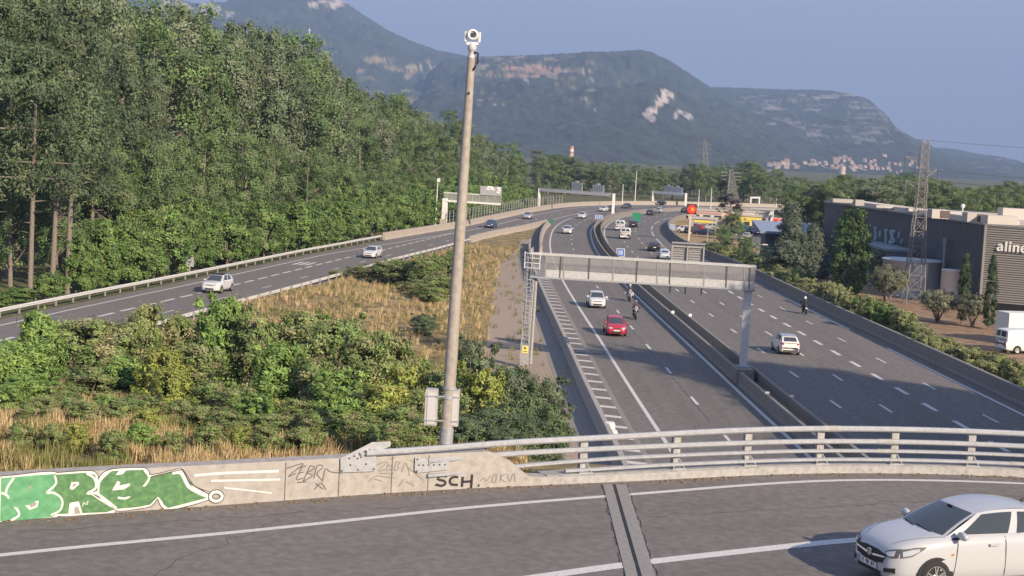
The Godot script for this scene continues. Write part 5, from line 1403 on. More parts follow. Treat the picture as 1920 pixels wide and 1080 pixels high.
	for q in [[[-.18, .28], [.02, .28], [-.02, .02], [.0, -.26], [-.2, -.26]], [[.16, .28], [.36, .22], [.36, -.22], [.14, -.22], [.12, .22]]]:
		for k in q.size() - 1: bar(st, Vector3(0.2 + q[k][0], 5.75 + q[k][1], 0.3), Vector3(0.2 + q[k + 1][0], 5.75 + q[k + 1][1], 0.3), 0.03, 0.09)
	done(st, "lamp_digits", glow2, cb)
	var om := OmniLight3D.new(); om.name = "sign_glow"; cb.add_child(om); om.position = Vector3(0.2, 5.75, 0.6); om.light_color = Color(1.0, 0.15, 0.06); om.light_energy = 0.4; om.omni_range = 30.0; om.light_size = 0.6; om.shadow_enabled = true
	# blue and green plates
	plate("blue_location_sign", "blue location sign with white bars on the median wall", gp(1163, 486), 466, 481, 1.2, flat(.02, .12, .5, .5), 4)
	plate("blue_location_sign", "small pale blue sign at the tip of the median", gp(1122, 417), 403, 411, 1.6, flat(.15, .25, .55, .5), 2)
	plate("blue_location_sign", "small blue and white plate on the dry bank", gp(1260, 441), 421, 431, 1.0, flat(.12, .25, .5, .5), 3)
	plate("blue_location_sign", "dark blue plate seen beside the gantry's right end", gp(1427, 518), 500, 512, 1.6, flat(.06, .13, .26, .5), 2)
	plate("green_direction_panel", "large plain green direction panel between the outgoing lanes", gp(1193, 416), 399, 415, 1.9, flat(.01, .22, .12, .5), 0)
	plate("small_green_sign", "small green sign on the nose where the roads join", gp(1031, 425), 411, 418, 1.2, flat(.02, .16, .1, .5), 0)
	plate("grey_back_sign", "back of a grey road sign at the forest guardrail", gp(355, 516), 481, 500, 0.9, flat(.34, .37, .4, .5), 0)
	# delineators on the walls
	var wst := flat(.8, .8, .8, .4)
	for q in [[1266, 588, REF, -5.0], [1302, 594, REF, -3.7], [1437, 738, REF, -5.0], [1490, 745, REF, -3.7]]:
		var p := gp(q[0], q[1], 0.92); var s := s_of_z(REF, p.z)
		st = new_st(); bbox(st, at_off(REF, s, STEP, q[3], 1.0 + (0.06 if q[0] < 1400 else 0.0)), Vector3(0.26, 0.24 if q[0] < 1400 else 0.14, 0.08), 0.02)
		tag(done(st, "wall_delineator", wst), "small white delineator on top of the median wall", "delineator", "white delineators on the median walls")
	st = new_st()
	var nose := gp(1142, 815, 0.3)
	bbox(st, nose + Vector3(0.0, 0.45, 0), Vector3(0.55, 0.45, 0.5), 0.06); bbox(st, nose + Vector3(0.05, 0.1, 0.5), Vector3(0.7, 0.5, 0.5), 0.08)
	tag(done(st, "white_debris", flat(.7, .7, .68, .6)), "white plastic box lying on the hatched margin wall", "box")
	# big mast in front with camera
	make_mast()
	# street lamps
	for q in [[1326, 455, 426, 1336], [1340, 462, 428, 1345], [1374, 485, 446, 1387], [1418, 502, 458, 1428], [1396, 425, 405, 1399], [1372, 455, 440, 1375]]:
		var p := gp(q[0], q[1]); var h: float = dp(q[0], q[2], -p.z).y; var w: float = (q[3] - q[0]) / FPX * -p.z
		t = thing("street_lamp", "slim grey street lamp behind the right parapet", "street lamp", p, 0.0, "street lamps along the service road")
		st = new_st(); tube(st, [Vector3.ZERO, Vector3(0, h * 0.92, 0), Vector3(w * 0.3, h * 0.99, 0), Vector3(w, h, 0)], [0.09, 0.06, 0.05, 0.04], 6); done(st, "pole", M.galv_warm, t)
		st = new_st(); bbox(st, Vector3(w + 0.25, h + 0.02, 0), Vector3(0.8, 0.14, 0.3), 0.04); done(st, "lamp_head", flat(.6, .6, .55, .5), t)
	for q in [[1166, 377, 345], [1190, 372, 320], [1309, 380, 355], [1332, 383, 352], [1455, 380, 372]]:
		var p := gp(q[0], q[1] + 12.0); var h: float = dp(q[0], q[2], -p.z).y
		t = thing("lamp_post", "thin pale post before the far trees", "post", p, 0.0, "thin posts along the far bend")
		st = new_st(); tube(st, [Vector3.ZERO, Vector3(0, h, 0)], [0.16, 0.1], 6); done(st, "pole", M.white_metal, t)
	make_pylons()
func plate(called: String, label: String, foot: Vector3, ytop: float, ybot: float, w: float, m: Material, bars: int):
	var px := to_px(foot).x
	var a: float = dp(px, ytop, -foot.z).y; var b: float = dp(px, ybot, -foot.z).y
	var t := thing(called, label, "sign", foot)
	var st := new_st(); bar(st, Vector3(0, 0, 0), Vector3(0, a - 0.1, -0.08), 0.1); done(st, "post", M.galv_warm, t)
	st = new_st(); box(st, Vector3(0, (a + b) / 2, 0), Vector3(w, a - b, 0.05)); done(st, "panel", M.white_metal if bars > 0 else m, t)
	if bars > 0:
		st = new_st(); box(st, Vector3(0, (a + b) / 2, 0.03), Vector3(w * 0.86, (a - b) * 0.86, 0.02)); done(st, "panel_face", m, t)
		st = new_st()
		for k in bars: box(st, Vector3(w * (-0.3 + 0.6 * (k + 0.5) / bars), (a + b) / 2, 0.045), Vector3(w * 0.07, (a - b) * 0.55, 0.012))
		done(st, "panel_print", M.white_metal, t)
func make_mast():
	var d := 36.4
	var B := dp(835, 845, d); B.y = 6.4
	var T := dp(884, 108, d)
	var B2 := dp(835, 845, d)
	var t := thing("camera_mast", "tall weathered grey mast with white dome camera behind the graffiti wall", "mast")
	var st := new_st()
	var dir := (T - B2).normalized()
	tube(st, [B2 - dir * 1.4, B2.lerp(T, 0.5), T], [0.158, 0.132, 0.09], 16); done(st, "mast", M.mast, t)
	st = new_st()
	tube(st, [B2.lerp(T, 0.02) , B2.lerp(T, 0.06)], [0.168, 0.167], 16); tube(st, [B2.lerp(T, 0.135), B2.lerp(T, 0.145)], [0.166, 0.166], 16); tube(st, [B2.lerp(T, 0.16), B2.lerp(T, 0.166)], [0.166, 0.166], 16); done(st, "collar", M.galv, t)
	st = new_st(); bar(st, B2.lerp(T, 0.91) + Vector3(0, 0, 0.1), B2.lerp(T, 0.913) + Vector3(0, 0, 0.14), 0.05); done(st, "step_bolt", M.steel_dark, t)
	# camera: neck, yoke, drum with dark window
	st = new_st(); tube(st, [T - dir * 0.02, T + dir * 0.16, T + dir * 0.17, T + dir * 0.34], [0.075, 0.075, 0.11, 0.1], 14); var cam := done(st, "camera_neck", M.white_metal, t)
	var C := T + dir * 0.52
	st = new_st(); bbox(st, C + Vector3(-0.16, -0.04, 0), Vector3(0.05, 0.28, 0.13), 0.03); bbox(st, C + Vector3(0.16, -0.04, 0), Vector3(0.05, 0.28, 0.13), 0.03); bbox(st, C + Vector3(0, -0.2, 0), Vector3(0.3, 0.07, 0.16), 0.03); done(st, "yoke", M.white_metal, cam)
	st = new_st(); lathe(st, [Vector2(0, -0.15), Vector2(0.09, -0.14), Vector2(0.13, -0.07), Vector2(0.135, 0.09), Vector2(0.12, 0.14), Vector2(0.085, 0.15), Vector2(0.085, 0.12), Vector2(0, 0.12)], 20, Transform3D(Basis(Vector3.RIGHT, PI / 2), C)); done(st, "camera_housing", M.white_metal, cam)
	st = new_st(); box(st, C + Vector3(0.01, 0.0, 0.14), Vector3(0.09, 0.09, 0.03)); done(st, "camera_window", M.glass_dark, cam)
	st = new_st()
	tube(st, [T + dir * 0.12 + Vector3(0.06, 0, 0.06), T + dir * 0.1 + Vector3(0.15, 0, 0.08), T + Vector3(0.15, -0.1, 0.08), T + Vector3(0.08, -0.25, 0.1), T + Vector3(0.05, -0.3, 0.08)], [0.025, 0.025, 0.025, 0.025, 0.02], 8); done(st, "cable", M.black, t)
	# cabinets strapped on
	var P := dp(832, 764, d)
	for e in [-1.0, 1.0]:
		var w: float = 0.3 if e < 0 else 0.2
		st = new_st()
		bbox(st, P + Vector3(e * (0.155 + w / 2) + 0.01, 0.0, -0.05), Vector3(w, 0.86, 0.3), 0.02); var cbx := done(st, "equipment_box", flat(.42, .42, .42, .5), t)
		st = new_st(); box(st, P + Vector3(e * (0.155 + w / 2) + 0.01, -0.02, 0.105), Vector3(w * 0.62, 0.76, 0.02)); done(st, "box_door", flat(.52, .52, .53, .45), cbx)
		for yy in [0.28, -0.3]:
			st = new_st(); bar(st, P + Vector3(0, yy, 0.12), P + Vector3(e * (0.155 + w), yy, 0.12), 0.03); done(st, "strap", M.galv, cbx)
func make_pylons():
	var grey := flat(.2, .2, .205, .6, .2)
	var base := gp(1712, 570); var d := -base.z
	var Q := func(px: float, py: float) -> Vector3: return dp(px, py, d)
	var t := thing("electricity_pylon", "grey lattice electricity pylon in front of the grey store", "pylon")
	var st := new_st()
	var top: Vector3 = Q.call(1727, 262); top.x = base.x
	var waist := base.lerp(top, 0.62)
	lattice(st, base, waist, 2.1, 1.05, 7, 0.085); lattice(st, waist, top, 1.05, 0.75, 8, 0.07)
	done(st, "tower", grey, t)
	var tips := []
	for q in [[1697, 293, 0.86], [1758, 318, 0.78], [1697, 338, 0.7]]:
		var a := base.lerp(top, q[2]); var tip: Vector3 = Q.call(q[0], q[1])
		st = new_st(); bar(st, a + Vector3(0, 0.5, 0.2), tip, 0.08); bar(st, a + Vector3(0, -0.3, 0.2), tip, 0.08); bar(st, a + Vector3(0, 0.5, -0.2), tip, 0.08); bar(st, a.lerp(tip, 0.5) + Vector3(0, 0.25, 0), a.lerp(tip, 0.5) + Vector3(0, -0.1, 0), 0.05)
		var arm := done(st, "cross_arm", grey, t)
		st = new_st(); tube(st, [tip, tip + Vector3(0.15, -1.3, 0)], [0.07, 0.07], 6); done(st, "insulator", flat(.1, .12, .16, .4), arm)
		tips.append(tip + Vector3(0.15, -1.3, 0))
	tips.append(top)
	var k := 0
	for tip in tips:
		var far: Vector3 = tip + Vector3(60, 1.5, 22)
		st = new_st()
		var pts := []; var rr := []
		for i in 13:
			var f := i / 12.0
			pts.append(tip.lerp(far, f) - Vector3(0, 3.2 * 4.0 * f * (1 - f) * 0.35, 0)); rr.append(0.02)
		tube(st, pts, rr, 5)
		tag(done(st, "power_line", M.steel_dark), ["thin power line hanging from the pylon's upper arm", "thin power line hanging from the pylon's right arm", "thin power line hanging from the pylon's lower arm", "thin earth wire running from the pylon's top"][k], "power line")
		k += 1
	for q in [[1364, 400, 318, 4.2, "grey lattice pylon standing among the far trees"], [1313, 402, 262, 4.6, "hazy lattice pylon rising behind the far trees"]]:
		var b := gp(q[0], q[1]); b.z = -520.0 if q[0] > 1340 else -760.0; b.x = (q[0] - 960.0) / FPX * -b.z
		var tp: Vector3 = dp(q[0], q[2], -b.z); tp.x = b.x + (tp.x - b.x) * 0.5
		b.y = 0
		t = thing("far_pylon", q[4], "pylon")
		st = new_st(); lattice(st, b, tp, q[3], 0.9, 9, 0.26); done(st, "tower", grey, t)
		st = new_st()
		for f in [0.72, 0.82, 0.92]: bar(st, b.lerp(tp, f) - Vector3(3.4, 0, 0), b.lerp(tp, f) + Vector3(3.4, 0, 0), 0.25)
		done(st, "cross_arm", grey, t)
	# red and white chimneys beyond the trees, relay mast on the ridge
	for q in [[1072, 300, 274, 900.0, 1.3, "striped red and white chimney behind the forest"], [1580, 345, 312, 2400.0, 5.0, "striped red and white tower near the village"]]:
		var tp: Vector3 = dp(q[0], q[2], q[3])
		t = thing("striped_chimney", q[5], "chimney", Vector3(tp.x, 0, tp.z))
		for k2 in 8:
			st = new_st(); tube(st, [Vector3(0, tp.y * (0.3 + 0.7 * k2 / 8.0) if k2 > 0 else 0.0, 0), Vector3(0, tp.y * (0.3 + 0.7 * (k2 + 1) / 8.0), 0)], [q[4], q[4]], 12)
			done(st, "band", [flat(.62, .6, .58, .8), flat(.45, .26, .2, .8)][k2 % 2], t)
	var mp: Vector3 = dp(580, 66, 3300.0)
	t = thing("relay_mast", "thin white relay mast on the hillside above the forest", "mast", mp - Vector3(0, 14, 0))
	st = new_st(); tube(st, [Vector3.ZERO, Vector3(0, 31, 0)], [1.3, 0.7], 6); bar(st, Vector3(-3, 24, 0), Vector3(3, 24, 0), 1.6); done(st, "mast", M.white_metal, t)
# ---------- buildings on the right
func hit(px: float, py: float, p0: Vector3, n: Vector3) -> Vector3:   # where the sight line at a pixel meets a wall
	var r := ray(px, py); var o := Vector3(0, CAMH, 0)
	return o + r * ((p0 - o).dot(n) / r.dot(n))
func make_store():
	var t := thing("furniture_store", "large dark blue-grey store with ribbed front and white lettering", "building")
	var C0 := Vector3(51.7, 0, -170.3); var C1 := Vector3(47.0, 0, -236.0); var fd := Vector3(0.89, 0, 0.45).normalized(); var C2 := C0 + fd * 45.0; var C3 := C1 + fd * 60.0
	var H := 9.4
	var up := Vector3(0, H, 0)
	var dark := noisy([[0.0, .07, .082, .105], [1.0, .09, .102, .126]], 0.05, 0.02, 3, 0.55, 61)
	var st := new_st(); quad(st, C0, C1, C1 + up, C0 + up); quad(st, C1, C3, C3 + up, C1 + up); done(st, "side_wall", dark, t)
	var nrm := (C1 - C0).cross(Vector3.UP).normalized()
	if nrm.x > 0: nrm = -nrm
	var sl := new_st()
	for k in range(1, 60):   # sheet joints standing proud
		var p := C0.lerp(C1, k / 60.0) + nrm * 0.008
		bar(sl, p, p + up, 0.03)
	done(sl, "cladding_joint", dark, t)
	st = new_st(); quad(st, C0, C2, C2 + up, C0 + up); done(st, "front_wall", flat(.12, .12, .115, .7), t)
	var fn := Vector3(-fd.z, 0, fd.x); if fn.z < 0: fn = -fn
	var rib_m := flat(.34, .33, .315, .6, .1)
	for k in 34:
		st = new_st()
		var y := 0.95 + k * 0.25
		bar(st, C0 + Vector3(0, y, 0) + fn * 0.06, C2 + Vector3(0, y, 0) + fn * 0.06, 0.1, 0.15)
		done(st, "cladding_rib", rib_m, t)
	st = new_st(); bar(st, C0 + Vector3(0, 0.4, 0) + fn * 0.1, C2 + Vector3(0, 0.4, 0) + fn * 0.1, 0.16, 0.8); done(st, "plinth", M.black, t)
	st = new_st(); bar(st, C0 + fn * 0.05, C0 + up + fn * 0.05, 0.26); done(st, "corner_post", flat(.2, .2, .19, .6), t)
	st = new_st(); quad(st, C0 + up * 0.985, C2 + up * 0.985, C3 + up * 0.985, C1 + up * 0.985); done(st, "roof", flat(.55, .5, .44, .9), t)
	st = new_st(); bar(st, C0 + up, C1 + up, 0.5, 0.25); bar(st, C0 + up, C2 + up, 0.4, 0.25); done(st, "roof_edge", flat(.3, .3, .3, .6), t)
	st = new_st(); bar(st, C0 + up + Vector3(2.2, .3, 0), C1 + up + Vector3(2.2, .3, 0), 3.0, 0.5); done(st, "roof_upstand", flat(.66, .58, .5, .9), t)
	# lettering
	var tm := TextMesh.new(); var f := SystemFont.new(); f.font_names = PackedStringArray(["Droid Sans"]); f.font_weight = 700
	tm.font = f; tm.text = "alinea"; tm.font_size = 64; tm.pixel_size = 1.38 / 64.0; tm.depth = 0.2; tm.horizontal_alignment = HORIZONTAL_ALIGNMENT_LEFT
	var at := hit(1868, 468, C0 + fn * 0.2, fn)
	put(tm, "store_name", flat(.85, .85, .84, .5), t, Transform3D(Basis(fd, Vector3.UP, fn), at + Vector3(0, 0.35, 0)))
	# pale letters on the dark wall
	var letter_m := flat(.42, .48, .55, .6)
	var o := Vector2(1560, 360); var sc := 4.908
	for s in [[[405, 325], [412, 430], [398, 432]], [[400, 330], [418, 328]], [[450, 355], [448, 412]], [[505, 345], [505, 465]], [[498, 350], [520, 352]], [[545, 358], [585, 462]], [[588, 360], [545, 462]], [[560, 358], [590, 358]], [[535, 460], [580, 465]], [[628, 368], [622, 425]], [[655, 432], [650, 470]]]:
		st = new_st()
		for k in s.size() - 1: bar(st, hit(s[k][0] / sc + o.x, s[k][1] / sc + o.y, C0, nrm) + nrm * 0.1, hit(s[k + 1][0] / sc + o.x, s[k + 1][1] / sc + o.y, C0, nrm) + nrm * 0.1, 0.3)
		done(st, "wall_letter", letter_m, t)
	# roof boxes
	var k := 0
	for q in [[1763, 410, 1.9, 1.0, 2.0, .5], [1835, 417, 2.5, 1.0, 2.0, .45], [1880, 421, 3.2, 0.9, 2.5, .52], [1795, 404, 4.0, 0.4, 2.0, .5], [1905, 412, 3.2, 1.3, 2.0, .5], [1720, 397, 2.2, 0.4, 2.0, .5], [1612, 386, 1.2, 0.8, 1.5, .42], [1580, 380, 2.8, 0.5, 2.0, .42], [1660, 390, 2.4, 0.3, 1.5, .5]]:
		st = new_st(); var p := gp(q[0], q[1], H + 0.3)
		bbox(st, p + Vector3(0, q[3] / 2, -q[4] / 2), Vector3(q[2], q[3], q[4]), 0.05); var rb := done(st, "roof_unit", flat(q[5], q[5] * .96, q[5] * .9, .7), t)
		if k in [0, 1]:
			st = new_st(); box(st, p + Vector3(0.5, q[3] / 2, 0.02), Vector3(q[2] * 0.55, q[3] * 0.8, 0.08)); done(st, "vent_grille", flat(.13, .1, .09, .8), rb)
		k += 1
	st = new_st(); lathe(st, [Vector2(0, .3), Vector2(.2, .22), Vector2(.3, 0), Vector2(.2, -.22), Vector2(.1, -.3), Vector2(.1, -1.2)], 12, Transform3D(Basis(), gp(1804, 404, H) + Vector3(0, 1.2, 0))); done(st, "roof_ball", M.white_metal, t)
	# low annexes
	t = thing("loading_annex", "low blue-grey annex against the dark store wall", "building")
	st = new_st(); bbox(st, Vector3(47.6, 2.4, -200.0), Vector3(3.2, 4.8, 20.0), 0.05); done(st, "wall", flat(.16, .19, .23, .7), t)
	st = new_st(); box(st, Vector3(47.5, 4.95, -200.0), Vector3(3.7, 0.3, 20.4)); done(st, "roof_slab", flat(.24, .28, .33, .7), t)
	st = new_st(); box(st, Vector3(46.0, 2.0, -198.0), Vector3(0.08, 2.6, 4.0)); done(st, "gate_opening", M.black, t)
	t = thing("canopy_annex", "pale blue canopy building beside the cedar", "building")
	st = new_st(); box(st, Vector3(41.5, 5.0, -238.0), Vector3(9.0, 0.35, 9.0), Basis(Vector3.RIGHT, 0.14)); done(st, "canopy", flat(.24, .3, .4, .6), t)
	st = new_st(); box(st, Vector3(42.0, 2.3, -240.0), Vector3(7.0, 4.6, 4.0)); done(st, "wall", flat(.14, .17, .22, .8), t)
	plate("red_shop_sign", "white sign with red print beside the store's far corner", Vector3(42.3, 0, -243.0), 409, 421, 4.6, flat(.6, .05, .04, .5), 3)
	# tanks
	t = thing("water_tank", "large round pale metal tank before the store", "tank", Vector3(47.5, 0, -184.0))
	st = new_st(); lathe(st, [Vector2(0, 4.45), Vector2(3.3, 4.35), Vector2(3.62, 4.3), Vector2(3.62, 4.15), Vector2(3.5, 4.1), Vector2(3.5, 0)], 40, Transform3D()); done(st, "shell", noisy([[0.0, .55, .58, .62], [1.0, .66, .69, .73]], 0.2, 0.02, 4, 0.5, 62), t)
	st = new_st(); grid(st, (func(u: float, v: float): var a: float = lerp(1.28, 1.75, u); return Vector3(cos(a) * 3.53, lerp(2.1, 4.12, v), sin(a) * 3.53)), 8, 2); done(st, "white_panel", flat(.66, .66, .62, .5), t)
	t = thing("slim_silo", "slim pale cylindrical silo beside the cypress", "silo", Vector3(49.6, 0, -174.6))
	st = new_st(); lathe(st, [Vector2(0, 4.0), Vector2(1.15, 3.95), Vector2(1.22, 3.85), Vector2(1.15, 3.8), Vector2(1.15, 0)], 28, Transform3D()); done(st, "shell", flat(.66, .68, .67, .5, .1), t)
	t = thing("vent_pipe", "vertical pale vent pipe on the store wall", "pipe", Vector3(50.4, 0, -181.0))
	st = new_st(); tube(st, [Vector3(0, 3.6, 0), Vector3(0, 6.4, 0)], [0.2, 0.2], 10); tube(st, [Vector3(0, 6.4, 0), Vector3(0, 7.2, 0)], [0.3, 0.3], 10); done(st, "pipe", flat(.25, .29, .33, .5), t)
	# shops at the far end
	k = 0
	for q in [[1384, 424, 7.0, 3.3, [.72, .68, .6], "white shop with signboards"], [1400, 427, 6.0, 2.6, [.75, .62, .2], "yellow fronted shop"], [1414, 424, 6.0, 3.2, [.76, .68, .6], "cream shop with a flat roof"], [1428, 420, 5.0, 3.4, [.7, .7, .68], "tall white shop with a square panel"], [1325, 412, 9.0, 2.2, [.62, .58, .52], "long low pale shop behind the bank"], [1495, 405, 5.0, 3.6, [.6, .55, .45], "pale shop behind the cedar"], [1318, 430, 5.0, 2.2, [.4, .42, .46], "grey low shop behind the bank"]]:
		var p := gp(q[0], q[1])
		t = thing("far_shop", q[5] + " near the parking", "shop", p, -0.2)
		st = new_st(); bbox(st, Vector3(0, q[3] / 2, -3), Vector3(q[2], q[3], 6.0), 0.05); done(st, "wall", flat(q[4][0], q[4][1], q[4][2], .8), t)
		st = new_st(); box(st, Vector3(0, q[3] + 0.1, -3), Vector3(q[2] + 0.5, 0.3, 6.5)); done(st, "roof_slab", flat(.5, .47, .43, .8), t)
		st = new_st()
		for j in 3: box(st, Vector3((j - 1) * q[2] * 0.3, q[3] * 0.3, 0.02), Vector3(q[2] * 0.2, q[3] * 0.45, 0.08))
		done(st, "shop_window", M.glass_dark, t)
		st = new_st(); box(st, Vector3(0, q[3] * 0.74, 0.06), Vector3(q[2] * 0.8, q[3] * 0.22, 0.1)); done(st, "signboard", [flat(.7, .3, .25, .6), flat(.75, .6, .1, .6), flat(.8, .76, .72, .6), flat(.8, .8, .78, .6), flat(.5, .3, .3, .6)][k % 5], t)
		k += 1
	st = new_st()
	var sr := spline([gp(1440, 540), gp(1425, 500), gp(1415, 470), gp(1418, 445), gp(1400, 428)], 3.0)
	strip(st, offset_line(sr, -3.5, 0.03), offset_line(sr, 4.5, 0.03)); setting(st, "service_road", M.asphalt_left)
	st = new_st(); quad(st, gp(1275, 447) + Vector3(0, .025, 0), gp(1460, 452) + Vector3(0, .025, 0), gp(1500, 420) + Vector3(0, .025, 0), gp(1310, 415) + Vector3(0, .025, 0)); setting(st, "parking_ground", M.asphalt_left)
	st = new_st(); strip(st, offset_line(REF, (func(i: int) -> float: return rwall_off(i) + 0.3), 0.02, i_of_z(REF, -240.0), i_of_z(REF, -400.0)), offset_line(REF, (func(i: int) -> float: return rwall_off(i) + 12.0), 0.3, i_of_z(REF, -240.0), i_of_z(REF, -400.0)), 3); setting(st, "dry_bank", noisy([[0.0, .2, .13, .06], [0.5, .36, .25, .12], [1.0, .48, .35, .18]], 0.1, 0.03, 6, 1.0, 63, 2.0))

# ---------- vegetation
func leaf_mesh(clumps: Array, per: int, size: float, slim: float, cols: Array, up_bias: float, seed_: int) -> ArrayMesh:
	var r := RandomNumberGenerator.new(); r.seed = seed_
	var n := clumps.size() * per
	var vs := PackedVector3Array(); var ns := PackedVector3Array(); var cs := PackedColorArray(); var ix := PackedInt32Array()
	vs.resize(n * 4); ns.resize(n * 4); cs.resize(n * 4); ix.resize(n * 6)
	var q := 0
	for c in clumps:
		var cen: Vector3 = c[0]; var rad: float = c[1]
		var outw := Vector3(cen.x, 0, cen.z).normalized()
		var tone := r.randf_range(0.8, 1.4)
		var base: Color = cols[r.randi() % cols.size()]
		for i in per:
			var d := Vector3(r.randfn(), r.randfn(), r.randfn()).normalized()
			var p := cen + Vector3(d.x, d.y * 0.9, d.z) * rad * (pow(r.randf(), 0.45) if r.randf() < 0.55 else absf(r.randfn(0.0, 0.95)))
			var nn := (d * 0.55 + outw * 0.6 + Vector3(r.randfn(), r.randfn(), r.randfn()) * 0.42 + Vector3(0, up_bias, 0)).normalized()
			var t := nn.cross(Vector3(r.randfn(), r.randfn() - 0.6, r.randfn())).normalized()
			var b := nn.cross(t)
			var s := size * r.randf_range(0.65, 1.3)
			t *= s; b *= s * slim
			var col := base * (tone * r.randf_range(0.8, 1.22)); col.a = 1.0
			var v := q * 4
			vs[v] = p - t; vs[v + 1] = p + b - t * 0.1; vs[v + 2] = p + t; vs[v + 3] = p - b - t * 0.1
			for k in 4: ns[v + k] = nn; cs[v + k] = col
			var j := q * 6
			ix[j] = v; ix[j + 1] = v + 1; ix[j + 2] = v + 2; ix[j + 3] = v; ix[j + 4] = v + 2; ix[j + 5] = v + 3
			q += 1
	var arr := []; arr.resize(Mesh.ARRAY_MAX)
	arr[Mesh.ARRAY_VERTEX] = vs; arr[Mesh.ARRAY_NORMAL] = ns; arr[Mesh.ARRAY_COLOR] = cs; arr[Mesh.ARRAY_INDEX] = ix
	var am := ArrayMesh.new(); am.add_surface_from_arrays(Mesh.PRIMITIVE_TRIANGLES, arr)
	return am
func plant(called: String, label: String, cat: String, group: String, trunk_st: SurfaceTool, crown: ArrayMesh, bark: Material) -> Node3D:
	var o := Node3D.new(); o.set_meta("called", called); tag(o, label, cat, group)
	trunk_st.generate_normals()
	var tr := MeshInstance3D.new(); tr.name = "trunk"; tr.mesh = trunk_st.commit(); tr.material_override = bark; o.add_child(tr)
	var cr := MeshInstance3D.new(); cr.name = "crown"; cr.mesh = crown; cr.material_override = M.leaf; o.add_child(cr)
	return o
func tree_proto(kind: String, v: int) -> Node3D:   # made ten metres tall; scaled where it is set
	var r := RandomNumberGenerator.new(); r.seed = hash(kind) + v * 101
	var cl := []
	var st := new_st()
	var lean := Vector3(r.randf_range(-.2, .2), 0, r.randf_range(-.2, .2))
	match kind:
		"poplar", "broad":
			var wide := 1.75 if kind == "poplar" else 2.9
			tube(st, [Vector3(0, -0.3, 0), Vector3(0, 2.5, 0) + lean, Vector3(0, 6, 0) + lean * 2, Vector3(0, 9.2, 0) + lean], [.2, .15, .09, .02], 8)
			var subs := []
			for i in 7:
				var a := r.randf() * TAU; var yy := r.randf_range(3.2, 8.6)
				subs.append([Vector3(cos(a) * wide * .55, yy, sin(a) * wide * .55), r.randf_range(.8, 1.35)])
			for i in 120:
				var y := r.randf_range(1.5, 9.8)
				var prof: float = wide * pow(sin(PI * clamp((y - 0.6) / 10.0, 0.02, 0.98)), 0.65)
				var a := r.randf() * TAU; var rr := prof * sqrt(r.randf_range(0.08, 1.0))
				var p := Vector3(cos(a) * rr, y, sin(a) * rr) + lean * (y / 5.0)
				if i % 2 == 0:
					var s: Array = subs[r.randi() % subs.size()]
					p = s[0] + Vector3(r.randfn(), r.randfn() * 1.4, r.randfn()).normalized() * s[1] * r.randf_range(0.3, 1.0)
				cl.append([p, r.randf_range(.32, .58)])
			for i in 14:
				var p: Vector3 = cl[r.randi() % cl.size()][0]
				var y0: float = clamp(p.y - r.randf_range(.8, 1.8), 1.0, 8.0)
				tube(st, [Vector3(0, y0, 0) + lean * (y0 / 5.0), Vector3(p.x * .55, lerp(y0, p.y, .5), p.z * .55), p], [.06, .035, .012], 5)
			var cols: Array = [Color(.11, .155, .08), Color(.135, .175, .1), Color(.095, .14, .07), Color(.165, .19, .12)] if kind == "poplar" else [Color(.1, .165, .058), Color(.115, .18, .065), Color(.085, .145, .05), Color(.14, .18, .08)]
			return plant(kind + "_tree", "tall grey-green poplar standing in the roadside forest" if kind == "poplar" else "green broadleaf tree at the forest edge", "tree", "poplars of the roadside forest" if kind == "poplar" else "broadleaf trees of the roadside forest", st, leaf_mesh(cl, 150, .082, .5, cols, 0.25, r.randi()), M.bark)
		"pine":
			tube(st, [Vector3(0, -0.3, 0), Vector3(0, 4, 0) + lean * .6, Vector3(0, 7, 0) + lean, Vector3(0, 9.6, 0) + lean], [.115, .085, .05, .015], 8)
			for i in 140:
				var y := r.randf_range(3.8, 9.95)
				var prof: float = lerp(1.8, .35, pow(maxf(y - 3.8, 0.0) / 6.2, 1.6)) * r.randf_range(.75, 1.15)
				var a := r.randf() * TAU; var rr := prof * sqrt(r.randf_range(.1, 1.0))
				cl.append([Vector3(cos(a) * rr, y - rr * .12, sin(a) * rr) + lean, r.randf_range(.25, .45)])
				if i % 4 == 0: tube(st, [Vector3(0, y - .2, 0) + lean, Vector3(cos(a) * rr, y - rr * .12, sin(a) * rr) + lean], [.045, .012], 5)
			for i in 7:
				var y := 2.2 + i * .35; var a := r.randf() * TAU
				tube(st, [Vector3(0, y, 0) + lean * .4, Vector3(cos(a) * .7, y + .05, sin(a) * .7) + lean * .4], [.03, .008], 4)
			return plant("pine_tree", "tall pine with bare orange trunk behind the guardrail", "tree", "pines behind the guardrail", st, leaf_mesh(cl, 130, .085, .28, [Color(.08, .125, .06), Color(.07, .11, .052), Color(.11, .145, .075)], 0.35, r.randi()), M.bark)
		"cedar":
			tube(st, [Vector3(0, -0.2, 0), Vector3(0, 5, 0), Vector3(0, 9.7, 0)], [.32, .2, .02], 8)
			for i in 250:
				var y := r.randf_range(.8, 9.8)
				var prof: float = lerp(4.3, .3, pow(y / 10.0, .95)) * r.randf_range(.7, 1.1)
				var a := r.randf() * TAU; var rr := prof * sqrt(r.randf_range(.1, 1.0))
				cl.append([Vector3(cos(a) * rr, y - rr * .1, sin(a) * rr), r.randf_range(.4, .8)])
				if i % 4 == 0: tube(st, [Vector3(0, y, 0), Vector3(cos(a) * rr, y - rr * .1, sin(a) * rr)], [.06, .015], 5)
			return plant("cedar_tree", "broad dark cedar beside the service road", "tree", "", st, leaf_mesh(cl, 90, .17, .4, [Color(.06, .09, .058), Color(.08, .11, .08), Color(.1, .125, .09)], 0.5, r.randi()), M.bark)
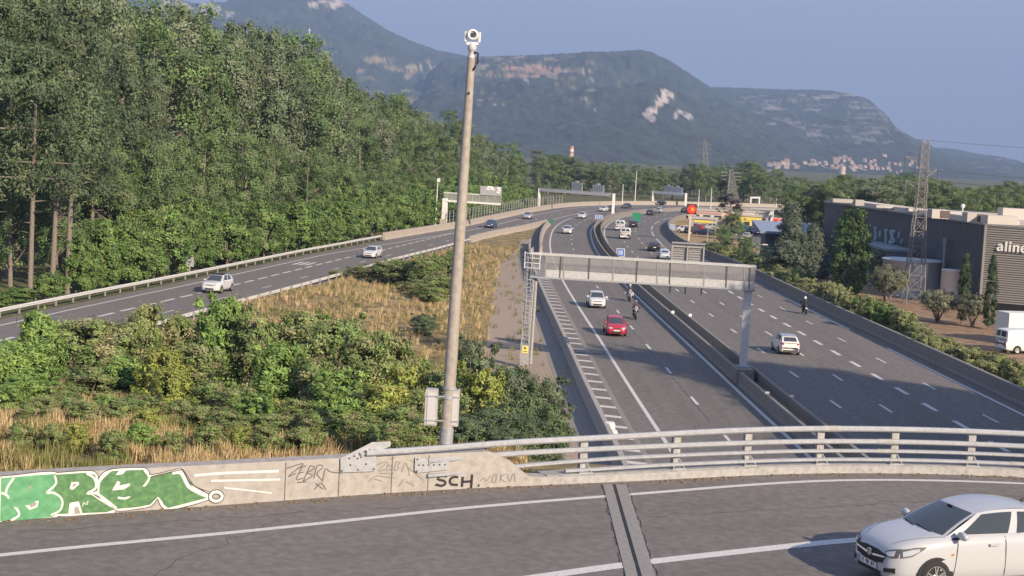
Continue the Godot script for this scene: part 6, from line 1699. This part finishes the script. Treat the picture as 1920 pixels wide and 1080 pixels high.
		"column":
			tube(st, [Vector3(0, -0.2, 0), Vector3(0, 5, 0), Vector3(0, 9, 0)], [.25, .15, .02], 8)
			for i in 270:
				var y := r.randf_range(.5, 9.6)
				var prof: float = 2.4 * pow(sin(PI * clamp((y + 1.4) / 11.6, .02, .98)), .45)
				var a := r.randf() * TAU; var rr := prof * sqrt(r.randf_range(.3, 1.0))
				cl.append([Vector3(cos(a) * rr, y, sin(a) * rr), r.randf_range(.3, .55)])
				if i % 6 == 0: tube(st, [Vector3(0, y - .5, 0), Vector3(cos(a) * rr, y, sin(a) * rr)], [.05, .012], 5)
			return plant("columnar_tree", "dense bright green columnar tree before the dark store wall", "tree", "", st, leaf_mesh(cl, 100, .14, .5, [Color(.075, .135, .04), Color(.095, .155, .05), Color(.06, .11, .035)], 0.4, r.randi()), M.bark)
		"cypress":
			tube(st, [Vector3(0, -0.2, 0), Vector3(0, 9, 0)], [.16, .02], 6)
			for i in 170:
				var y := r.randf_range(.7, 9.9)
				var prof: float = 1.05 * pow(sin(PI * clamp((y + 2.0) / 12.2, .02, .98)), .8)
				var a := r.randf() * TAU; var rr := prof * sqrt(r.randf_range(.2, 1.0))
				cl.append([Vector3(cos(a) * rr, y, sin(a) * rr), r.randf_range(.22, .38)])
			return plant("cypress_tree", "narrow dark cypress in front of the ribbed store front", "tree", "cypresses by the store", st, leaf_mesh(cl, 100, .12, .35, [Color(.045, .075, .03), Color(.055, .09, .035), Color(.035, .06, .025)], 0.7, r.randi()), M.bark)
		"olive":
			for i in 4:
				var a := TAU * i / 4.0 + r.randf()
				tube(st, [Vector3(0, -0.2, 0), Vector3(cos(a) * .7, 2.2, sin(a) * .7), Vector3(cos(a) * 2.2, 5.2, sin(a) * 2.2)], [.4, .26, .06], 6)
			for i in 130:
				var d := Vector3(r.randfn(), r.randfn() * .8, r.randfn()).normalized() * pow(r.randf(), .4)
				cl.append([Vector3(0, 6.4, 0) + Vector3(d.x * 4.6, d.y * 3.1, d.z * 4.6), r.randf_range(.6, 1.1)])
			return plant("olive_tree", "pale grey-green olive tree on the soil by the store", "tree", "olive trees by the store", st, leaf_mesh(cl, 95, .26, .32, [Color(.15, .165, .11), Color(.12, .14, .085), Color(.18, .19, .13)], 0.2, r.randi()), M.bark)
		_:   # shrubs: ten units tall too
			for i in 7:
				var a := r.randf() * TAU; var o := r.randf_range(.6, 2.6)
				tube(st, [Vector3(0, -0.4, 0), Vector3(cos(a) * o * .5, 4, sin(a) * o * .5), Vector3(cos(a) * o, 8.2, sin(a) * o)], [.17, .1, .03], 5)
			for i in 9:   # shoots that break the outline
				var a := r.randf() * TAU; var o := r.randf_range(1.2, 3.9); var top := r.randf_range(6.5, 10.4)
				tube(st, [Vector3(0, 0, 0), Vector3(cos(a) * o * .6, top * .5, sin(a) * o * .6), Vector3(cos(a) * o, top, sin(a) * o)], [.09, .06, .02], 4)
				for j in 5:
					var f := 0.45 + 0.55 * j / 4.0
					cl.append([Vector3(cos(a) * o * f, top * f, sin(a) * o * f) + Vector3(r.randfn(), r.randfn(), r.randfn()) * .2, r.randf_range(.3, .62)])
			var n := 62
			for i in n:
				var y := r.randf_range(.8, 9.6)
				var prof: float = 3.6 * pow(sin(PI * clamp((y + 1.5) / 12.0, .02, .98)), .6)
				var a := r.randf() * TAU; var rr := prof * sqrt(r.randf_range(.1, 1.0))
				cl.append([Vector3(cos(a) * rr, y + (r.randf_range(-.2, .9) if rr < 1.2 else 0.0), sin(a) * rr), r.randf_range(.55, 1.1)])
			match kind:
				"sapling": return plant("leafy_sapling", "fresh green leafy sapling with drooping leaves on the embankment", "shrub", "leafy saplings on the embankment", st, leaf_mesh(cl, 95, .38, .3, [Color(.15, .25, .065), Color(.18, .28, .075), Color(.125, .215, .055)], 0.1, r.randi()), M.bark)
				"yellow": return plant("yellow_green_shrub", "yellowish green shrub among the embankment bushes", "shrub", "yellow-green shrubs on the embankment", st, leaf_mesh(cl, 130, .23, .5, [Color(.22, .27, .06), Color(.2, .25, .06), Color(.26, .28, .08)], 0.08, r.randi()), M.bark)
				"dark": return plant("dark_feathery_shrub", "dark feathery shrub behind the railing near the gravel", "shrub", "dark shrubs near the gravel path", st, leaf_mesh(cl, 160, .22, .35, [Color(.07, .115, .055), Color(.09, .14, .065), Color(.11, .15, .085)], 0.4, r.randi()), M.bark)
				"under": return plant("forest_edge_shrub", "bright green shrub at the forest edge behind the guardrail", "shrub", "shrubs at the forest edge", st, leaf_mesh(cl, 120, .25, .55, [Color(.11, .19, .045), Color(.09, .165, .04), Color(.14, .21, .06)], 0.3, r.randi()), M.bark)
				"verge": return plant("verge_shrub", "low olive-green shrub behind the right parapet", "shrub", "low shrubs behind the right parapet", st, leaf_mesh(cl, 120, .34, .4, [Color(.2, .24, .1), Color(.17, .215, .08), Color(.25, .26, .13)], 0.15, r.randi()), M.bark)
			return plant("olive_green_bush", "olive-green bush with small leaves on the embankment", "shrub", "olive-green bushes on the embankment", st, leaf_mesh(cl, 180, .21, .42, [Color(.155, .22, .07), Color(.13, .2, .065), Color(.19, .235, .09), Color(.225, .22, .115)], 0.08, r.randi()), M.bark)
var PR := {}
func proto(kind: String, k: int) -> Node3D:
	var nv: int = {"poplar": 4, "broad": 3, "pine": 2, "under": 3, "bush": 3, "cedar": 1, "column": 1}.get(kind, 2)
	var key := "%s%d" % [kind, k % nv]
	if not PR.has(key): PR[key] = tree_proto(kind, k % nv)
	return PR[key]
func set_plant(kind: String, at: Vector3, h: float, w: float, label := "", group := "") -> Node3D:
	var base_w: float = {"poplar": 4.0, "broad": 6.0, "pine": 3.8, "cedar": 8.2, "column": 5.2, "cypress": 2.4, "olive": 10.0}.get(kind, 8.6)
	var s := h / 10.0
	return copy_of(proto(kind, rng.randi()), at, rng.randf() * TAU, label, group, Vector3(w / base_w, s, w / base_w))
func skyline(px: float) -> float:
	var q := [[-200, -80], [290, -40], [380, -8], [430, 8], [520, 34], [590, 80], [620, 120], [660, 165], [700, 180], [745, 172], [790, 205], [850, 212], [905, 228], [950, 258], [990, 288], [1040, 300], [1100, 310], [1180, 318], [1250, 324], [1300, 316], [1350, 322], [1420, 318], [1480, 340], [1530, 356], [1560, 340], [1620, 350], [1700, 340], [1750, 348], [1800, 376], [1850, 356], [1960, 362]]
	for i in q.size() - 1:
		if px <= q[i + 1][0]: return lerp(float(q[i][1]), float(q[i + 1][1]), clamp((px - q[i][0]) / float(q[i + 1][0] - q[i][0]), 0, 1))
	return 362.0
func make_forest():
	rng.seed = 11
	var s0 := s_of_z(LEFT, -88.0); var s1 := s_of_z(LEFT, -440.0)
	# [offset, spread, spacing, share of the skyline height]
	for row in [[-15.0, 2.5, 6.0, 0.5], [-21.0, 3.0, 6.2, 0.82], [-28.0, 3.5, 6.5, 0.96], [-36.0, 4.0, 7.5, 1.0], [-46.0, 5.0, 9.0, 1.0]]:
		var s := s0
		while s < s1:
			var p := at_off(LEFT, s, STEP, row[0] + rng.randf_range(-1.0, 1.0) * row[1])
			var px := to_px(p).x
			var top: float = dp(px, skyline(px) + rng.randf_range(-4.0, 26.0), -p.z).y
			s += row[2] * rng.randf_range(0.75, 1.3) * (1.0 if -p.z < 260 else 1.25)
			if px < -60 or px > 1200: continue
			var h: float = min(top, 34.0) * row[3] * rng.randf_range(0.9, 1.03)
			var kind := "poplar" if rng.randf() < 0.72 and row[0] < -16 else "broad"
			set_plant(kind, p, h, h * rng.randf_range(0.3, 0.42) if kind == "poplar" else h * rng.randf_range(0.5, 0.72))
	# pines with bare trunks
	for q in [[56, 563, 26.0], [97, 553, 24.0], [126, 549, 27.0], [171, 520, 23.0], [282, 500, 21.0], [-20, 566, 26.0], [225, 500, 24.0]]:
		set_plant("pine", gp(q[0], q[1]), q[2], q[2] * rng.randf_range(0.3, 0.38))
	# shrubs along the guardrail
	var s := s0
	while s < s_of_z(LEFT, -400.0):
		var p := at_off(LEFT, s, STEP, -8.6 - rng.randf() * 2.6)
		var px := to_px(p).x
		var h := rng.randf_range(2.6, 6.5)
		if px < 150: h = rng.randf_range(1.0, 2.4)
		set_plant("under", p, h, max(3.0, h * rng.randf_range(0.8, 1.2)))
		s += rng.randf_range(2.0, 3.6)
	s = s0
	while s < s_of_z(LEFT, -380.0):   # taller undergrowth behind them
		var p := at_off(LEFT, s, STEP, -12.4 - rng.randf() * 2.0)
		var h := rng.randf_range(4.0, 8.5)
		if to_px(p).x < 175: s += 5.0; continue
		set_plant("under", p, h, h * rng.randf_range(0.6, 0.9), "taller green shrub in the second row of the forest edge", "second row of shrubs at the forest edge")
		s += rng.randf_range(3.4, 6.0)
	# far trees: behind the bend and behind the store
	var k := 0
	for row in 3:
		var px := 1010.0
		while px < 1990.0:
			var d: float = [545.0, 600.0, 680.0][row] + rng.randf_range(-12, 12)
			if px > 1480: d = [300.0, 345.0, 400.0][row] + rng.randf_range(-10, 10)
			var g := dp(px, 400, d); g.y = 0
			var top: float = dp(px, skyline(px) + rng.randf_range(-17.0, 3.0) + (9.0 if row == 0 else 0.0), d).y * 1.04
			set_plant("broad" if rng.randf() < 0.7 else "poplar", g, top, top * rng.randf_range(0.6, 0.9), "green tree in the far wood beyond the bend" if px < 1480 else "dark green tree in the wood behind the store", "trees of the far wood" if px < 1480 else "trees behind the store")
			px += rng.randf_range(14, 26) * (1.0 if px < 1480 else 0.95)
	# trees right of the picture whose shade falls across the lanes
	for i in 44:
		var tz: float = -92.0 + (i / 4) * 4.2 + rng.randf_range(-0.8, 0.8); var tx: float = 39.6 + (i % 4) * 4.6 + rng.randf_range(-0.8, 0.8)
		# tall enough for its shade to reach the edge seen on the lanes, no taller
		var L := 12.0
		while L < 62.0:
			var sx := tx - 0.61 * L; var sz := tz - 0.79 * L
			if sz < cv([[4.0, -121.0], [8.7, -120.0], [13.6, -115.5], [18.4, -114.5], [26.6, -110.0], [29.8, -104.0], [34.2, -99.0], [60.0, -92.0]], sx): break
			if sx < cv([[-125.0, 4.5], [-116.0, 8.0], [-106.0, 14.5], [-60.0, 17.5]], sz): break
			L += 0.5
		var th := L * 0.466
		set_plant("broad", Vector3(tx, 0, tz), th, max(9.0, th * 0.46), "tall tree beside the right parapet shading the lanes", "trees shading the outgoing lanes")
func make_right_plants():
	rng.seed = 21
	set_plant("column", gp(1590, 552), 10.2, 5.0)
	set_plant("cedar", gp(1478, 522), 9.6, 8.6)
	set_plant("cedar", gp(1520, 520), 7.0, 6.5, "smaller dark cedar behind the columnar tree")
	set_plant("broad", gp(1480, 440), 7.5, 6.0, "green tree with autumn tint behind the cedar", "")
	for q in [[1662, 574, 4.6, 4.6], [1757, 607, 3.6, 4.0], [1822, 614, 3.5, 3.3]]: set_plant("olive", gp(q[0], q[1]), q[2], q[3])
	for q in [[1803, 607, 7.0, 1.5], [1853, 618, 7.2, 1.4]]: set_plant("cypress", gp(q[0], q[1]), q[2], q[3])
	var lab := "round green roadside tree behind the far parapet"
	for q in [[1350, 465, 4.2, 4.6], [1375, 452, 6.0, 5.0], [1392, 500, 4.5, 3.6], [1405, 505, 4.6, 3.6], [1362, 480, 3.6, 4.2], [1440, 500, 3.0, 3.0], [1318, 474, 1.8, 2.6], [1340, 485, 2.6, 3.2], [1500, 540, 2.4, 3.2], [1650, 540, 5.0, 4.0]]: set_plant("broad", gp(q[0], q[1]), q[2], q[3], lab, "roadside trees behind the parapet")
	var pb: Node3D = set_plant("broad", gp(1366, 425), 7.5, 6.5, "dark purple-leaved tree beside the white shops", "")
	var pc: MeshInstance3D = pb.get_node("crown")
	var pm := leafy(); pm.vertex_color_use_as_albedo = false; pm.albedo_color = lin(.035, .018, .028); pm.backlight_enabled = false; pc.material_override = pm
	# shrubs along the parapet
	var s := s_of_z(REF, -86.0)
	while s < s_of_z(REF, -250.0):
		var i := int(s / STEP)
		for j in 2:
			var p := at_off(REF, s + rng.randf_range(-1, 1), STEP, rwall_off(i) + rng.randf_range(1.0, 3.6))
			var h := rng.randf_range(0.9, 1.9) * (1.0 if p.z > -135 or p.z < -165 else 1.35)
			set_plant("verge", p, h, rng.randf_range(1.6, 2.6))
		s += rng.randf_range(1.6, 2.6)
	for q in [[1640, 618, 2.6, 3.0], [1665, 622, 2.4, 2.6], [1690, 628, 2.0, 2.4], [1600, 595, 2.0, 2.6], [1575, 580, 1.8, 2.4]]: set_plant("under", gp(q[0], q[1]), q[2], q[3], "fresh green shrub between parapet and olive trees", "fresh green shrubs behind the right parapet")
	var rb: Node3D = set_plant("verge", gp(1891, 612), 0.9, 1.2, "small red flowering bush behind the white vans", "")
	var rm := leafy(); rm.vertex_color_use_as_albedo = false; rm.albedo_color = lin(.55, .05, .06)
	(rb.get_node("crown") as MeshInstance3D).material_override = rm
func make_shrubs():
	rng.seed = 31
	# column in the picture, distance, row of its top, width in the picture, kind
	var list := [[35, 56, 640, 150, "sapling"], [75, 60, 592, 95, "sapling"], [160, 63, 605, 170, "bush"], [215, 66, 612, 130, "bush"], [268, 71, 580, 85, "bush"], [300, 55, 655, 120, "yellow"], [335, 72, 598, 110, "bush"], [412, 63, 572, 105, "sapling"], [440, 70, 572, 110, "bush"], [372, 56, 650, 130, "bush"], [318, 50, 690, 110, "yellow"], [480, 62, 602, 120, "bush"], [520, 53, 650, 110, "sapling"], [560, 66, 596, 140, "bush"], [612, 60, 612, 150, "bush"], [655, 64, 606, 120, "bush"], [680, 56, 640, 150, "bush"], [732, 60, 640, 140, "bush"], [770, 53, 690, 130, "yellow"], [632, 50, 700, 120, "sapling"], [700, 47, 735, 140, "bush"], [900, 50, 700, 120, "yellow"], [958, 52, 690, 120, "dark"], [1020, 57, 712, 110, "dark"], [932, 45, 765, 130, "dark"], [850, 47, 745, 110, "bush"], [1042, 53, 760, 90, "dark"], [885, 60, 650, 110, "dark"], [990, 46, 775, 120, "dark"], [760, 45, 760, 120, "bush"], [640, 46, 760, 110, "bush"],
		[120, 50, 720, 90, "bush"], [55, 50, 700, 120, "sapling"], [15, 54, 655, 110, "sapling"], [205, 48, 770, 70, "sapling"], [262, 48, 745, 110, "bush"], [452, 48, 730, 120, "bush"], [560, 46, 750, 100, "bush"], [398, 50, 715, 110, "bush"], [165, 55, 690, 120, "bush"], [235, 58, 670, 120, "sapling"], [505, 47, 745, 90, "yellow"], [820, 52, 700, 110, "bush"], [100, 38, 840, 60, "bush"], [150, 38.5, 825, 60, "yellow"], [215, 37.5, 835, 70, "bush"], [270, 39, 815, 70, "sapling"], [330, 38, 830, 60, "bush"], [395, 39, 812, 80, "bush"], [450, 39, 810, 60, "yellow"], [500, 39, 800, 80, "bush"], [570, 39, 800, 80, "bush"], [40, 38, 815, 70, "bush"], [60, 42, 770, 80, "bush"], [170, 43, 785, 90, "bush"], [290, 42, 790, 80, "yellow"], [430, 42, 780, 100, "bush"], [520, 42, 775, 110, "bush"], [600, 41, 770, 100, "bush"], [680, 41, 775, 110, "bush"], [740, 40, 790, 110, "bush"], [480, 44, 740, 100, "sapling"], [640, 43, 745, 110, "sapling"], [230, 44, 760, 100, "bush"], [380, 43, 760, 90, "bush"], [120, 46, 740, 100, "bush"], [800, 41, 780, 100, "bush"], [880, 42, 780, 110, "dark"], [960, 42, 800, 110, "dark"], [720, 46, 720, 120, "yellow"], [20, 46, 720, 90, "sapling"], [590, 52, 680, 110, "bush"], [90, 45, 800, 70, "bush"], [340, 45, 790, 80, "bush"], [790, 47, 735, 100, "bush"],
		[625, 168, 512, 46, "bush"], [672, 170, 500, 80, "bush"], [712, 165, 492, 90, "bush"], [752, 160, 492, 90, "bush"], [792, 158, 482, 90, "bush"], [830, 166, 478, 70, "bush"], [808, 142, 520, 90, "bush"], [768, 148, 530, 70, "bush"], [735, 168, 488, 70, "bush"], [845, 190, 468, 50, "bush"], [790, 120, 590, 60, "dark"]]
	for q in list:
		var p := dp(q[0], 700, q[1]); p.y = ground_h(p.x, p.z)
		var top: float = dp(q[0], q[2], q[1]).y
		var h: float = max(top - p.y, 0.8)
		set_plant(q[4], p - Vector3(0, 0.1, 0), h * 1.06, q[3] / FPX * q[1] * 1.1)
	# dry and green grass
	for g in [["dry_grass", "dry straw-coloured grass on the embankment", 15000, [Color(.5, .385, .21), Color(.42, .32, .17), Color(.58, .46, .28)], 91], ["green_grass", "green weeds between the dry grass", 6000, [Color(.13, .17, .05), Color(.2, .2, .07)], 92]]:
		rng.seed = g[4]
		var vs := PackedVector3Array(); var ns := PackedVector3Array(); var cs := PackedColorArray()
		for b in 16:
			var a := rng.randf() * TAU; var d := Vector3(cos(a), 0, sin(a)); var o := Vector3(rng.randf_range(-.16, .16), 0, rng.randf_range(-.16, .16))
			var hh := rng.randf_range(.5, 1.0); var ln := rng.randf_range(.1, .4)
			var sd := d.cross(Vector3.UP) * 0.016
			var mid := o + Vector3(0, hh * .6, 0) + d * ln * .35; var tip := o + Vector3(0, hh, 0) + d * ln
			var col: Color = g[3][rng.randi() % g[3].size()] * rng.randf_range(.8, 1.15); col.a = 1
			for v in [o - sd, o + sd, mid + sd * .8, o - sd, mid + sd * .8, mid - sd * .8, mid - sd * .8, mid + sd * .8, tip]:
				vs.append(v); cs.append(col); ns.append((d + Vector3(0, 0.25, 0)).normalized())
		var arr := []; arr.resize(Mesh.ARRAY_MAX); arr[Mesh.ARRAY_VERTEX] = vs; arr[Mesh.ARRAY_NORMAL] = ns; arr[Mesh.ARRAY_COLOR] = cs
		var am := ArrayMesh.new(); am.add_surface_from_arrays(Mesh.PRIMITIVE_TRIANGLES, arr)
		var mm := MultiMesh.new(); mm.transform_format = MultiMesh.TRANSFORM_3D; mm.mesh = am
		var xf := []
		var tries := 0
		while xf.size() < g[2] and tries < g[2] * 6:
			tries += 1
			var near := rng.randf() < 0.5
			var z := rng.randf_range(-64, -33.5) if near else rng.randf_range(-235, -64)
			var x := rng.randf_range(z * 0.345 - 1.0, 0.6) if near else rng.randf_range(z * 0.25, 2.6)
			if z < -62 and x < at_off(LEFT, s_of_z(LEFT, z), STEP, 7.9).x: continue
			if near:
				var ki := kerb_at(x)
				if (Vector3(x, 0, z) - Vector3(KERB[ki].x, 0, KERB[ki].z)).dot(-side(KERB, ki)) < 0.5: continue
			if x > hedge_x(z) - 0.1 and z < -74 and not (g[0] == "green_grass" and rng.randf() < 0.5): continue
			if hill_noise.get_noise_2d(x * 9 + g[4] * 50, z * 9) < (-0.25 if g[0] == "dry_grass" else 0.08): continue
			var sc := rng.randf_range(.22, .62) * (1.0 if near else 1.25)
			xf.append(Transform3D(Basis(Vector3.UP, rng.randf() * TAU).scaled(Vector3(sc * 1.3, sc, sc * 1.3)), Vector3(x, ground_h(x, z) - 0.02, z)))
		mm.instance_count = xf.size()
		for i in xf.size(): mm.set_instance_transform(i, xf[i])
		var o := MultiMeshInstance3D.new(); o.name = g[0]; o.multimesh = mm; o.material_override = M.leaf; add_child(o)
		tag(o, g[1], "grass"); o.set_meta("kind", "stuff")

func _ready():
	hill_noise.seed = 4; hill_noise.frequency = 0.02; hill_noise.fractal_octaves = 4
	make_materials()
	make_view()
	make_lines()
	make_ground()
	make_mountains()
	make_barriers()
	make_bridge()
	make_store()
	make_near_car()
	make_traffic()
	make_parked()
	make_signs()
	make_forest()
	make_right_plants()
	make_shrubs()
